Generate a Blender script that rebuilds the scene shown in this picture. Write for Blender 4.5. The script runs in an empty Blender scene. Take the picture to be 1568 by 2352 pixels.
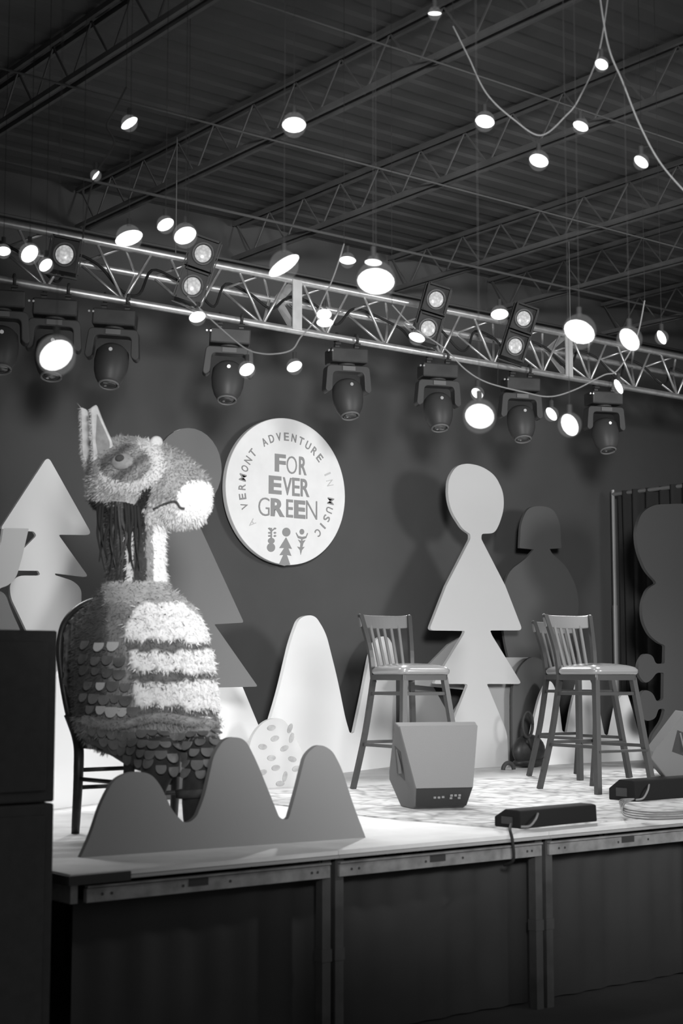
import bpy, bmesh, math, random
from mathutils import Vector, Matrix, noise
from mathutils.bvhtree import BVHTree
random.seed(7)
PI = math.pi
SC = bpy.context.scene
COL = SC.collection

# ------------------------------------------------------------------ camera
F = 3500.0; AZ = math.radians(51.8); PT = math.atan(373 / F)
CAM = Vector((0, 0, 1.54))
FW = Vector((math.cos(AZ) * math.cos(PT), math.sin(AZ) * math.cos(PT), math.sin(PT)))
RT = Vector((math.sin(AZ), -math.cos(AZ), 0))
UP = RT.cross(FW)
cd = bpy.data.cameras.new('camera'); cam = bpy.data.objects.new('camera', cd); COL.objects.link(cam)
cam.location = CAM
cam.rotation_euler = Matrix((RT, UP, -FW)).transposed().to_euler()
cd.sensor_fit = 'VERTICAL'; cd.sensor_height = 36; cd.lens = 36 * F / 2352
cd.dof.use_dof = True; cd.dof.focus_distance = 10.8; cd.dof.aperture_fstop = 3.2
cd.clip_end = 200
SC.camera = cam
# ------------------------------------------------------------------ world, exposure
SC.view_settings.view_transform = 'Standard'; SC.view_settings.look = 'None'
SC.view_settings.gamma = 1; SC.view_settings.exposure = 0; SC.view_settings.use_curve_mapping = False
w = bpy.data.worlds.new('hall_air'); SC.world = w; w.use_nodes = True
w.node_tree.nodes['Background'].inputs[0].default_value = (1, 1, 1, 1)
w.node_tree.nodes['Background'].inputs[1].default_value = 0.30
# ------------------------------------------------------------------ lights
def spot(name, loc, target, power, angle, blend=0.6, size=0.15):
    l = bpy.data.lights.new(name, 'SPOT'); l.energy = power; l.spot_size = math.radians(angle); l.spot_blend = blend; l.shadow_soft_size = size
    o = bpy.data.objects.new(name, l); COL.objects.link(o); o.location = loc
    o.rotation_euler = (Vector(target) - Vector(loc)).to_track_quat('-Z', 'Y').to_euler()
    return o
spot('house_wash_light', (9.6, -2.2, 3.15), (6.9, 9.0, 2.1), 1700, 46, 0.8, 0.9)
spot('house_wash_light', (0.4, -0.8, 3.15), (8.0, 9.0, 2.4), 4000, 38, 0.9, 0.5)
spot('creature_key_light', (8.4, 3.2, 3.2), (4.0, 6.2, 1.4), 650, 34, 0.8, 0.2)
spot('creature_fill_light', (5.6, -1.6, 3.1), (3.85, 6.1, 1.95), 90, 14, 0.7, 0.3)  # unseen fill spot, added to brighten the creature's near side
for x_ in (3.7, 5.7, 7.5, 9.3): spot('stage_down_light', (x_, 7.6 if x_ < 5 else 6.3, 3.15), (x_ + .1, 6.9, 0.81), 110, 92, 0.8, 0.3)
for x_ in (5.3, 7.0, 8.8): spot('stage_back_light', (x_, 8.35, 3.15), (x_ - .7, 6.3, 0.81), 200, 88, 0.7, 0.12)

# ------------------------------------------------------------------ projection helpers (pixel -> real point on a real plane)
def ray(px, py): return FW * F + RT * (px - 784) + UP * (1176 - py)
def PY(px, py, Y):
    d = ray(px, py); return CAM + d * ((Y - CAM.y) / d.y)
def PZ(px, py, Z=0.81):
    d = ray(px, py); return CAM + d * ((Z - CAM.z) / d.z)
def PD(px, py, D):
    d = ray(px, py); return CAM + d * (D / F)
DK = 0.81

# ------------------------------------------------------------------ materials
def mat(name, v, rough=0.7, metal=0.0, var=0.0, scale=8.0, bump=0.0, spec=0.3, emit=0.0, bscale=None, coat=0):
    m = bpy.data.materials.new(name); m.use_nodes = True; nt = m.node_tree; b = nt.nodes['Principled BSDF']
    b.inputs['Base Color'].default_value = (v, v, v, 1); b.inputs['Roughness'].default_value = rough
    b.inputs['Metallic'].default_value = metal; b.inputs['Specular IOR Level'].default_value = spec
    if coat: b.inputs['Coat Weight'].default_value = coat
    tc = nt.nodes.new('ShaderNodeTexCoord')
    if var:
        n = nt.nodes.new('ShaderNodeTexNoise'); n.inputs['Scale'].default_value = scale; n.inputs['Detail'].default_value = 6
        r = nt.nodes.new('ShaderNodeValToRGB'); lo, hi = v * (1 - var), min(1, v * (1 + var))
        r.color_ramp.elements[0].position = .3; r.color_ramp.elements[1].position = .7
        r.color_ramp.elements[0].color = (lo, lo, lo, 1); r.color_ramp.elements[1].color = (hi, hi, hi, 1)
        nt.links.new(tc.outputs['Object'], n.inputs['Vector']); nt.links.new(n.outputs['Fac'], r.inputs['Fac']); nt.links.new(r.outputs['Color'], b.inputs['Base Color'])
    if bump:
        n2 = nt.nodes.new('ShaderNodeTexNoise'); n2.inputs['Scale'].default_value = bscale or scale * 4; n2.inputs['Detail'].default_value = 4
        bp = nt.nodes.new('ShaderNodeBump'); bp.inputs['Strength'].default_value = bump; bp.inputs['Distance'].default_value = .01
        nt.links.new(tc.outputs['Object'], n2.inputs['Vector']); nt.links.new(n2.outputs['Fac'], bp.inputs['Height']); nt.links.new(bp.outputs['Normal'], b.inputs['Normal'])
    if emit:
        b.inputs['Emission Color'].default_value = (1, 1, 1, 1); b.inputs['Emission Strength'].default_value = emit
    return m
M = dict(
    wall=mat('grey_backdrop_cloth', .085, .95, var=.10, scale=1.2, bump=.1, spec=.1),
    ceil=mat('dark_roof_deck', .095, .9, var=.1, scale=3),
    joist=mat('dark_steel_joist', .11, .6, var=.2, scale=5),
    floor=mat('dark_hall_floor', .09, .8, var=.15, scale=2),
    skirt=mat('black_stage_skirt', .05, .95, var=.1, scale=3, spec=.1),
    sidewall=mat('dark_side_wall', .08, .9),
    deck=mat('pale_stage_board', .62, .55, var=.10, scale=6, bump=.1),
    alu=mat('stage_aluminium', .26, .55, .3, var=.3, scale=14),
    alu_leg=mat('stage_leg_aluminium', .08, .5, .3, var=.2, scale=10),
    tape=mat('black_tape', .035, .6),
    nose=mat('deck_edge_trim', .40, .4, .3),
    white=mat('white_painted_board', .93, .7, spec=.2),
    pale=mat('pale_painted_board', .74, .75, spec=.2),
    light=mat('light_grey_painted_board', .55, .75, spec=.2),
    midpale=mat('mid_pale_painted_board', .36, .75, spec=.2),
    grey=mat('grey_painted_board', .14, .8, spec=.2),
    grey2=mat('grey_triangle_board', .115, .8, spec=.2),
    dark=mat('dark_grey_painted_board', .105, .8, spec=.2),
    violin=mat('charcoal_painted_board', .055, .7, spec=.2),
    front=mat('front_grey_painted_board', .21, .8, spec=.2),
    drape=mat('black_velour_drape', .035, .95, spec=.05),
    pipe=mat('silver_drape_pipe', .45, .35, .7),
    truss=mat('brushed_truss_aluminium', .58, .38, .75, var=.15, scale=20),
    plate=mat('truss_plate_aluminium', .55, .5, .4, var=.1, scale=12),
    black=mat('black_fixture_plastic', .035, .45, var=.3, scale=9),
    black2=mat('black_fixture_shell', .045, .5, spec=.3),
    lens=mat('fixture_lens_glass', .05, .08, spec=1.0),
    bolt=mat('bright_clamp_metal', .55, .3, .8),
    blhouse=mat('blinder_housing', .025, .5, var=.3, scale=10),
    cable=mat('black_cable', .02, .8),
    cablelight=mat('grey_cable', .16, .5),
    sub=mat('black_speaker_paint', .055, .7, var=.1, scale=30),
    foot=mat('matt_black_footlight', .010, .8, spec=.15),
    wood=mat('dark_stool_metal', .055, .35, .3, spec=.6),
    woodl=mat('stool_back_wood', .16, .35, .2, spec=.6),
    vinyl=mat('stool_vinyl_seat', .22, .25, spec=.9, coat=.8, bump=.1, bscale=12),
    chairm=mat('dark_bentwood', .03, .4, var=.3, scale=20),
    wicker=mat('dark_ribbed_weave', .09, .7, var=.6, scale=25, bump=.6, bscale=60),
    wedge=mat('wedge_grille_cloth', .17, .8, bump=.3, bscale=300),
    wedges=mat('wedge_side_paint', .125, .7),
    wedged=mat('wedge_panel_dark', .03, .5),
    signf=mat('white_sign_face', .86, .6, var=.03, scale=9),
    signs=mat('sign_edge', .25, .6),
    ink=mat('sign_grey_ink', .30, .7), inkp=mat('sign_pale_ink', .60, .7),
)
def rug_mat():
    m = bpy.data.materials.new('woven_pattern_rug'); m.use_nodes = True; nt = m.node_tree; b = nt.nodes['Principled BSDF']; b.inputs['Roughness'].default_value = .95
    tc = nt.nodes.new('ShaderNodeTexCoord')
    v = nt.nodes.new('ShaderNodeTexVoronoi'); v.inputs['Scale'].default_value = 9; v.feature = 'DISTANCE_TO_EDGE'
    n = nt.nodes.new('ShaderNodeTexNoise'); n.inputs['Scale'].default_value = 7; n.inputs['Detail'].default_value = 8
    mx = nt.nodes.new('ShaderNodeMath'); mx.operation = 'ADD'
    r = nt.nodes.new('ShaderNodeValToRGB')
    r.color_ramp.elements[0].position = .38; r.color_ramp.elements[0].color = (.22, .22, .22, 1)
    r.color_ramp.elements[1].position = .72; r.color_ramp.elements[1].color = (.54, .54, .54, 1)
    nt.links.new(tc.outputs['Object'], v.inputs['Vector']); nt.links.new(tc.outputs['Object'], n.inputs['Vector'])
    nt.links.new(v.outputs['Distance'], mx.inputs[0]); nt.links.new(n.outputs['Fac'], mx.inputs[1])
    nt.links.new(mx.outputs[0], r.inputs['Fac']); nt.links.new(r.outputs['Color'], b.inputs['Base Color'])
    return m
M['rug'] = rug_mat()
def emit_mat(name, s):
    m = bpy.data.materials.new(name); m.use_nodes = True; nt = m.node_tree; nt.nodes.clear()
    e = nt.nodes.new('ShaderNodeEmission'); e.inputs[1].default_value = s; o = nt.nodes.new('ShaderNodeOutputMaterial'); nt.links.new(e.outputs[0], o.inputs[0]); return m
M['glow'] = emit_mat('glowing_filament', 3.0)
def globe_mat():
    m = bpy.data.materials.new('lit_bulb_glass'); m.use_nodes = True; nt = m.node_tree; nt.nodes.clear()
    e = nt.nodes.new('ShaderNodeEmission'); e.inputs[1].default_value = .35
    t = nt.nodes.new('ShaderNodeBsdfTransparent'); a = nt.nodes.new('ShaderNodeMixShader'); a.inputs[0].default_value = .12
    o = nt.nodes.new('ShaderNodeOutputMaterial'); nt.links.new(t.outputs[0], a.inputs[1]); nt.links.new(e.outputs[0], a.inputs[2]); nt.links.new(a.outputs[0], o.inputs[0]); return m
M['globe'] = globe_mat()
def blinder_mat():
    m = bpy.data.materials.new('dim_blinder_lamp'); m.use_nodes = True; nt = m.node_tree; b = nt.nodes['Principled BSDF']
    b.inputs['Base Color'].default_value = (.2, .2, .2, 1); b.inputs['Roughness'].default_value = .2
    tc = nt.nodes.new('ShaderNodeTexCoord'); v = nt.nodes.new('ShaderNodeTexVoronoi'); v.inputs['Scale'].default_value = 55
    r = nt.nodes.new('ShaderNodeValToRGB'); r.color_ramp.elements[0].color = (.75, .75, .75, 1); r.color_ramp.elements[1].color = (.3, .3, .3, 1)
    nt.links.new(tc.outputs['Object'], v.inputs['Vector']); nt.links.new(v.outputs['Distance'], r.inputs['Fac'])
    nt.links.new(r.outputs['Color'], b.inputs['Emission Color']); b.inputs['Emission Strength'].default_value = .75; return m
M['blens'] = blinder_mat()

# ------------------------------------------------------------------ object helpers
def link(o): COL.objects.link(o); return o
def obj(name, bm, m, parent=None, smooth=False, loc=None, rot=None):
    me = bpy.data.meshes.new(name); bmesh.ops.recalc_face_normals(bm, faces=bm.faces); bm.to_mesh(me); bm.free()
    o = link(bpy.data.objects.new(name, me))
    for mm in (m if isinstance(m, (list, tuple)) else [m]): me.materials.append(mm)
    if smooth:
        for p in me.polygons: p.use_smooth = True
    if loc is not None: o.location = loc
    if rot is not None: o.rotation_euler = rot
    if parent is not None: o.parent = parent
    return o
def tag(o, label, cat, group=None, kind=None):
    o['label'] = label; o['category'] = cat
    if group: o['group'] = group
    if kind: o['kind'] = kind
    return o
def empty(name, loc, rz=0, rot=None):
    o = link(bpy.data.objects.new(name, None)); o.empty_display_size = .1; o.location = loc; o.rotation_euler = rot or (0, 0, rz); return o
def struct(name, bm, m, **k):
    o = obj(name, bm, m, **k); o['kind'] = 'structure'; return o
def box(bm, c, s, rot=None):
    g = bmesh.ops.create_cube(bm, size=1)['verts']
    Mx = Matrix.Translation(c) @ (rot.to_4x4() if rot is not None else Matrix()) @ Matrix.Diagonal((*s, 1))
    bmesh.ops.transform(bm, matrix=Mx, verts=g); return g
def bar(bm, a, b, wx, wy=None, up=Vector((0, 0, 1))):
    a, b = Vector(a), Vector(b); d = b - a; L = d.length; z = d.normalized()
    x = up.cross(z)
    if x.length < 1e-3: x = Vector((1, 0, 0)).cross(z)
    x.normalize(); y = z.cross(x)
    R = Matrix((x, y, z)).transposed()
    box(bm, (a + b) / 2, (wx, wy or wx, L), R)
def tube(bm, pts, r, n=8, cap=True):
    pts = [Vector(p) for p in pts]; rs = r if isinstance(r, (list, tuple)) else [r] * len(pts)
    rings = []; ref = None
    for i, p in enumerate(pts):
        t = (pts[min(i + 1, len(pts) - 1)] - pts[max(i - 1, 0)]).normalized()
        if ref is None: ref = t.orthogonal()
        x = (ref - t * ref.dot(t)).normalized(); ref = x; y = t.cross(x)
        rings.append([bm.verts.new(p + (x * math.cos(2 * PI * k / n) + y * math.sin(2 * PI * k / n)) * rs[i]) for k in range(n)])
    for i in range(len(rings) - 1):
        for k in range(n): bm.faces.new((rings[i][k], rings[i][(k + 1) % n], rings[i + 1][(k + 1) % n], rings[i + 1][k]))
    if cap: bm.faces.new(rings[0][::-1]); bm.faces.new(rings[-1])
def catmull(pts, sub=8, closed=False):
    P = [Vector(p) for p in pts]; n = len(P); out = []
    for i in range(n if closed else n - 1):
        g = lambda k: P[k % n] if closed else P[max(0, min(n - 1, k))]
        a, b, c, d = g(i - 1), g(i), g(i + 1), g(i + 2)
        for s in range(sub):
            t = s / sub
            out.append(.5 * ((2 * b) + (c - a) * t + (2 * a - 5 * b + 4 * c - d) * t * t + (3 * b - a - 3 * c + d) * t ** 3))
    if not closed: out.append(P[-1])
    return out
def ellipsoid(bm, c, r, seg=20, rings=12, rot=None):
    g = bmesh.ops.create_uvsphere(bm, u_segments=seg, v_segments=rings, radius=1)['verts']
    bmesh.ops.transform(bm, matrix=Matrix.Translation(c) @ (rot.to_4x4() if rot is not None else Matrix()) @ Matrix.Diagonal((*r, 1)), verts=g)
def cyl(bm, a, b, r, n=20, r2=None):
    tube(bm, [a, b], [r, r if r2 is None else r2], n)
def bevel(o, w, seg=2):
    m = o.modifiers.new('edge', 'BEVEL'); m.width = w; m.segments = seg; m.limit_method = 'ANGLE'; return o
def copy_tree(o, parent=None):
    c = o.copy(); link(c)
    if parent is not None: c.parent = parent
    for ch in list(o.children): copy_tree(ch, c)
    return c
def fillet(pts):
    out = []; n = len(pts)
    for i, q in enumerate(pts):
        p = Vector(q[:2]); r = q[2] if len(q) > 2 else 0
        a = Vector(pts[i - 1][:2]); b = Vector(pts[(i + 1) % n][:2])
        if r <= 0: out.append(p); continue
        da, db = a - p, b - p; la, lb = da.length, db.length
        if la < 1e-6 or lb < 1e-6: out.append(p); continue
        t = min(r, la * .48, lb * .48); s, e = p + da / la * t, p + db / lb * t
        for k in range(9):
            u = k / 8; out.append(s * (1 - u) ** 2 + p * 2 * u * (1 - u) + e * u * u)
    return out
def slab(bm, pts2, y0, y1):
    """extrude outline given in (x, z) between y0 and y1"""
    f = [bm.verts.new((p[0], y0, p[1])) for p in pts2]; b = [bm.verts.new((p[0], y1, p[1])) for p in pts2]
    bm.faces.new(f); bm.faces.new(b[::-1]); n = len(f)
    for i in range(n): bm.faces.new((f[i], b[i], b[(i + 1) % n], f[(i + 1) % n]))
class Plane:
    """a vertical plane standing on the ground line a-b"""
    def __init__(s, a, b):
        s.a = Vector((a[0], a[1], DK)); d = Vector((b[0] - a[0], b[1] - a[1], 0)).normalized(); s.d = d; s.n = Vector((-d.y, d.x, 0)); s.ang = math.atan2(d.y, d.x)
    def at(s, px, py):
        r = ray(px, py); t = (s.a - CAM).dot(s.n) / r.dot(s.n); p = CAM + r * t - s.a
        return Vector((p.dot(s.d), max(0.0, p.z)))
def cutout(name, label, cat, outline, pl, m, thick=.025, group=None):
    pts = [pl.at(*p) for p in fillet(outline)]
    cl = []
    for p in pts:
        if not cl or (p - cl[-1]).length > 1e-4: cl.append(p)
    bm = bmesh.new(); x0 = sum(p.x for p in cl) / len(cl)
    slab(bm, [(p.x - x0, p.y) for p in cl], 0, thick)
    o = obj(name, bm, m, loc=pl.a + pl.d * x0, rot=(0, 0, pl.ang)); tag(o, label, cat, group); return o

# ------------------------------------------------------------------ the hall
SX0, SX1, FY, BY = 2.74, 11.49, 5.09, 9.95
DW = 1.25
bm = bmesh.new(); box(bm, (6, 6, -.05), (26, 26, .1)); struct('floor', bm, M['floor'])
bm = bmesh.new()
g = bmesh.ops.create_grid(bm, x_segments=160, y_segments=4, size=1)['verts']
bmesh.ops.transform(bm, matrix=Matrix.Translation((6, 9.44, 2.5)) @ Matrix.Rotation(PI / 2, 4, 'X') @ Matrix.Diagonal((12, 2.5, 1, 1)), verts=g)
for v in bm.verts: v.co.y += .012 * math.sin(v.co.x * 2.6) * math.sin(v.co.x * 1.1 + 1)
struct('wall_back', bm, M['wall'])
bm = bmesh.new(); box(bm, (-.9, 7.5, 2.4), (.1, 5.2, 4.8)); struct('wall_left', bm, M['sidewall'])
# corrugated roof deck, ribs along X
bm = bmesh.new(); prof = []
y = -1.0
while y < 10.2:
    prof += [(y, 4.98), (y + .10, 4.98), (y + .13, 4.99), (y + .22, 4.99)]; y += .25
for x in (-1, 18): pass
va = [bm.verts.new((-1, p[0], p[1])) for p in prof]; vb = [bm.verts.new((18, p[0], p[1])) for p in prof]
for i in range(len(prof) - 1): bm.faces.new((va[i], va[i + 1], vb[i + 1], vb[i]))
struct('ceiling', bm, M['ceil'])
# open-web joists along Y
for k, x in enumerate((2.4, 3.72, 5.05, 6.38, 7.93, 9.06, 10.5, 12.0)):
    bm = bmesh.new()
    for dx in (-.035, .035): bar(bm, (x + dx, -.8, 4.68), (x + dx, 9.4, 4.68), .022, .03)
    for dx in (-.035, .035): bar(bm, (x + dx, -.8, 4.95), (x + dx, 9.4, 4.95), .022, .03)
    n = 24
    for i in range(n):
        y0 = -.8 + 10.2 * i / n; y1 = -.8 + 10.2 * (i + .5) / n; y2 = -.8 + 10.2 * (i + 1) / n
        bar(bm, (x, y0, 4.95), (x, y1, 4.68), .009); bar(bm, (x, y1, 4.68), (x, y2, 4.95), .009)
    struct('trim_%d' % (k + 1), bm, M['joist'])
# conduits and bridging bars along X under the joists
for k, (y, z, r) in enumerate(((7.05, 4.655, .006), (8.35, 4.65, .010), (9.35, 4.65, .010), (5.6, 4.655, .005))):
    bm = bmesh.new(); cyl(bm, (1.2, y, z), (13, y, z), r, 10)
    tag(obj('ceiling_conduit', bm, M['ceil'], smooth=True), ['thin conduit crossing under the ceiling joists above the truss', 'thick duct pipe crossing under the joists just in front of the back wall truss', 'conduit under the joists nearest the back wall', 'thin conduit crossing the joists high over the stage front'][k], 'conduit')
# pendant drop rods holding the truss
# ------------------------------------------------------------------ stage
Z0 = DK
rows = [(FY, 2.43), (FY + 2.43, 1.85)]
def deck_panel(ix, row):
    x0 = SX0 + DW * ix; y0, dy = rows[row]
    t = empty('stage_deck', (x0 + DW / 2, y0 + dy / 2, 0))
    bm = bmesh.new(); box(bm, (0, 0, Z0 - .009), (DW - .003, dy - .003, .018)); obj('deck_board', bm, M['deck'], t)
    bm = bmesh.new(); yf = -dy / 2
    box(bm, (0, yf + .005, Z0 - .026), (DW - .002, .022, .012)); obj('edge_trim', bm, M['nose'], t)
    bm = bmesh.new()
    xl = -DW / 2 + (.06 if ix == 0 else .0)
    for (za, zb, in_) in ((.050, .058, .020), (.062, .112, .028)):
        bm_c = ((xl + DW / 2) / 2, yf + in_ + .01, Z0 - (za + zb) / 2)
        box(bm, bm_c, (DW / 2 - xl - .05, .025, zb - za))
    box(bm, (0, dy / 2 - .03, Z0 - .08), (DW - .02, .03, .07)); 
    for s in (-1, 1): box(bm, (s * (DW / 2 - .045), 0, Z0 - .08), (.03, dy - .1, .07))
    obj('frame', bm, M['alu'], t)
    if row == 0:
        for px in (xl + .09, xl + .13, -.12, .10, DW / 2 - .09, DW / 2 - .12):
            bm = bmesh.new(); cyl(bm, (px, yf + .024, Z0 - .085), (px, yf + .030, Z0 - .085), .006, 8); obj('bolt', bm, M['tape'], t)
        bm = bmesh.new(); box(bm, (-.05, yf + .026, Z0 - .075), (.09, .006, .03)); obj('latch_plate', bm, M['tape'], t)
    for sx in (-1, 1):
        for sy in (-1, 1):
            if ix == 0 and sx < 0 and sy < 0: continue
            lx, ly = sx * (DW / 2 - .034), sy * (dy / 2 - .06)
            bm = bmesh.new(); bar(bm, (lx, ly, 0), (lx, ly, Z0 - .03), .044); box(bm, (lx, ly, .38), (.052, .052, .05)); obj('leg', bm, M['alu_leg'], t)
            
    return t
names = ['leftmost', 'second from the left', 'third from the left', 'fourth from the left', 'fifth from the left', 'sixth from the left', 'rightmost']
for row in (0, 1):
    for ix in range(7):
        t = deck_panel(ix, row)
        tag(t, ('pale stage deck section, %s in the front row along the aluminium edge' if row == 0 else 'pale stage deck section, %s in the rear row by the back wall') % names[ix], 'stage deck', 'stage deck sections')
bm = bmesh.new(); box(bm, (SX0 + .12, FY - .006, Z0 - .022), (.26, .012, .034)); box(bm, (SX0 - .006, FY + .1, Z0 - .022), (.012, .2, .034))
tag(obj('gaffer_tape', bm, M['tape']), 'strip of black tape wrapped over the left front corner of the stage edge', 'tape')
bm = bmesh.new(); n = 240
for i in range(n):
    pass
rowsv = []
for z in (0.01, Z0 - .12):
    rowsv.append([bm.verts.new((SX0 + .1 + 8.6 * i / n, FY + .16 + .008 * math.sin(i * 1.3) + .006 * math.sin(i * .47), z)) for i in range(n + 1)])
for i in range(n): bm.faces.new((rowsv[0][i], rowsv[0][i + 1], rowsv[1][i + 1], rowsv[1][i]))
o = obj('stage_skirt', bm, M['skirt'], smooth=True); tag(o, 'black cloth skirt hanging behind the stage legs down to the floor', 'stage skirt')
# rug
bm = bmesh.new(); rp = fillet([(5.03, 6.15, .05), (5.16, 5.22, .03), (10.3, 5.32, .05), (10.2, 7.86, .05), (5.12, 7.80, .05)])
vs = [bm.verts.new((p.x - 7, p.y - 7, 0)) for p in rp]; f = bm.faces.new(vs); bmesh.ops.extrude_face_region(bm, geom=[f])
for v in bm.verts[:len(rp)]: pass
bm.verts.ensure_lookup_table()
for v in bm.verts[len(rp):]: v.co.z += .008
tag(obj('rug', bm, M['rug'], loc=(7, 7, Z0)), 'worn patterned rug covering the middle of the stage under the stools', 'rug')

# ------------------------------------------------------------------ black speaker stack left of the stage
def sub_cabinet(x0, x1, y0, y1, z0, z1, label):
    t = empty('speaker_cabinet', ((x0 + x1) / 2, (y0 + y1) / 2, z0)); w_, d_, h_ = x1 - x0, y1 - y0, z1 - z0
    bm = bmesh.new(); box(bm, (0, 0, h_ / 2), (w_, d_, h_)); bevel(obj('cabinet', bm, M['sub'], t), .008)
    bm = bmesh.new(); box(bm, (0, -d_ / 2 - .006, h_ / 2), (w_ - .08, .012, h_ - .08)); bevel(obj('grille', bm, M['sub'], t), .004)
    for s in (-1, 1):
        bm = bmesh.new(); box(bm, (-w_ / 2 - .004, 0, h_ * .7), (.008, .2, .09)); obj('handle', bm, M['tape'], t); break
    tag(t, label, 'speaker', 'black speaker stack left of the stage')
sub_cabinet(1.15, 2.655, FY - .03, 6.0, 0, 1.075, 'large black bass speaker cabinet on the floor at the left end of the stage')
sub_cabinet(1.15, 2.655, FY - .03, 6.0, 1.08, 1.70, 'black speaker cabinet on top of the stack at the left end of the stage')

# ------------------------------------------------------------------ painted cutouts
plR = Plane((4.017, 7.614), (7.498, 9.213))
cutout('mountain_cutout', 'large white painted mountain range cutout with a tall round peak behind the egg shape', 'stage cutout',
  [(95, 1900), (95, 1640, 30), (135, 1540, 60), (190, 1500, 60), (280, 1620, 50), (360, 1530, 50), (420, 1395, 50), (460, 1375, 20), (500, 1450, 20), (557, 1578, 10), (596, 1672, 14), (614, 1676, 14), (640, 1590, 40), (668, 1470, 30),
   (688, 1417, 26), (722, 1411, 26), (748, 1452, 30), (775, 1560, 40), (793, 1650, 20), (803, 1684, 8), (813, 1684, 8), (833, 1590, 30), (850, 1500, 30), (866, 1464, 14), (890, 1460, 18), (912, 1500, 20), (935, 1570, 30), (958, 1670, 30), (990, 1790, 0), (990, 1900)], plR, M['white'], group='painted scenery cutouts')
plB = Plane((8.786, 8.79), (10.25, 8.79))
cutout('mountain_cutout', 'white painted three-peaked mountain cutout behind the two right stools', 'stage cutout',
  [(1207, 1850), (1209, 1745, 6), (1224, 1660, 30), (1240, 1595, 20), (1262, 1555, 26), (1281, 1595, 20), (1291, 1680, 8), (1301, 1684, 8), (1312, 1620, 20), (1328, 1560, 20), (1352, 1555, 22), (1370, 1600, 20), (1388, 1688, 8), (1400, 1690, 8), (1416, 1610, 22), (1438, 1585, 22), (1452, 1630, 20), (1468, 1690, 20), (1480, 1850)], plB, M['white'], group='painted scenery cutouts')
plL = Plane((3.5, 8.35), (6.0, 8.35))
cutout('tree_cutout', 'light painted tree cutout with two pointed tiers over a round pot shape, at the left', 'stage cutout',
  [(110, 1047, 16), (212, 1229, 16), (134, 1228, 6), (204, 1326, 12), (126, 1317, 4), (127, 1321, 3), (168, 1334, 24), (187, 1352, 20), (187, 1400, 40), (150, 1440, 20), (140, 1480), (140, 1880), (70, 1880), (66, 1460, 8), (45, 1415, 20), (24, 1372, 20), (22, 1340, 20), (42, 1322, 16), (88, 1322, 4), (92, 1319, 2), (88, 1311, 2), (5, 1310, 14), (84, 1230, 6), (78, 1221, 4), (1, 1214, 8)], plL, M['pale'], group='painted scenery cutouts')
plF = Plane((2.8, 7.7), (5.0, 7.7))
cutout('leaf_cutout', 'grey painted leaf cutout at the far left edge in front of the light tree', 'stage cutout',
  [(8, 1213, 2), (66, 1214, 2), (52, 1275, 30), (38, 1325, 20), (20, 1345, 20), (-5, 1352, 20), (-10, 1400), (-10, 1960), (-50, 1960), (-60, 1300, 30), (0, 1265, 40)], plF, M['midpale'], group='painted scenery cutouts')
cutout('hill_cutout', 'dark grey rounded hill cutout low at the far left behind the speaker stack', 'stage cutout',
  [(-60, 1960), (-60, 1360, 20), (10, 1355, 30), (25, 1400, 20), (50, 1455, 20), (80, 1960)], Plane((2.8, 7.9), (5.0, 7.9)), M['grey'], group='painted scenery cutouts')
plG = Plane((4.5, 7.75), (7.0, 7.75))
def circ(cx, cy, rx, ry, n=28, a0=0, a1=360):
    return [(cx + rx * math.cos(math.radians(a0 + (a1 - a0) * i / n)), cy - ry * math.sin(math.radians(a0 + (a1 - a0) * i / n))) for i in range(n + (0 if a1 - a0 == 360 else 1))]
cutout('tree_cutout', 'dark grey tree cutout with a round head and triangle skirt behind the costumed creature', 'stage cutout',
  circ(432, 1078, 77, 95, 26, -62, 242) + [(402, 1190, 6), (290, 1430, 8), (400, 1434, 3), (330, 1577, 8), (380, 1580), (380, 1990), (465, 1990), (465, 1580), (592, 1577, 6), (492, 1434, 3), (560, 1430, 6), (450, 1190, 6)], plG, M['grey'], group='painted scenery cutouts')
plE = Plane((5.2, 8.12), (6.8, 8.12))
egg = cutout('egg_cutout', 'pale egg-shaped hill cutout with faint leaf prints standing between the white peaks', 'stage cutout',
  [(572, 1712, 30), (585, 1680, 30), (612, 1652, 24), (650, 1648, 24), (676, 1690, 24), (702, 1745, 10), (698, 1780, 10), (690, 1860), (576, 1860)], plE, M['light'], thick=.03, group='painted scenery cutouts')
bm = bmesh.new()
for (px, py, a) in [(620, 1672, .1), (628, 1697, .2), (600, 1715, -.1), (650, 1720, .3), (620, 1741, 0), (630, 1764, .1), (668, 1743, -.2), (677, 1766, .2), (664, 1676, 1.1), (668, 1698, 1.2), (653, 1787, 1.3), (600, 1775, .2), (640, 1800, 0)]:
    c = plE.at(px, py); x0 = (egg.location - plE.a).dot(plE.d)
    pts = []
    for i in range(14):
        t = 2 * PI * i / 14; rr = .034 * (1 + .3 * math.cos(t)); q = Vector((rr * math.cos(t), .5 * rr * math.sin(t))); q.rotate(Matrix.Rotation(a, 2)); pts.append((c.x - x0 + q.x, c.y + q.y))
    slab(bm, pts, -.004, -.0005)
M['leafp'] = mat('faint_leaf_paint', .38, .8, var=.2, scale=20)
obj('leaf_print', bm, M['leafp'], egg)['kind'] = 'stuff'
plFm = Plane((3.022, 5.532), (4.391, 5.412))
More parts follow.
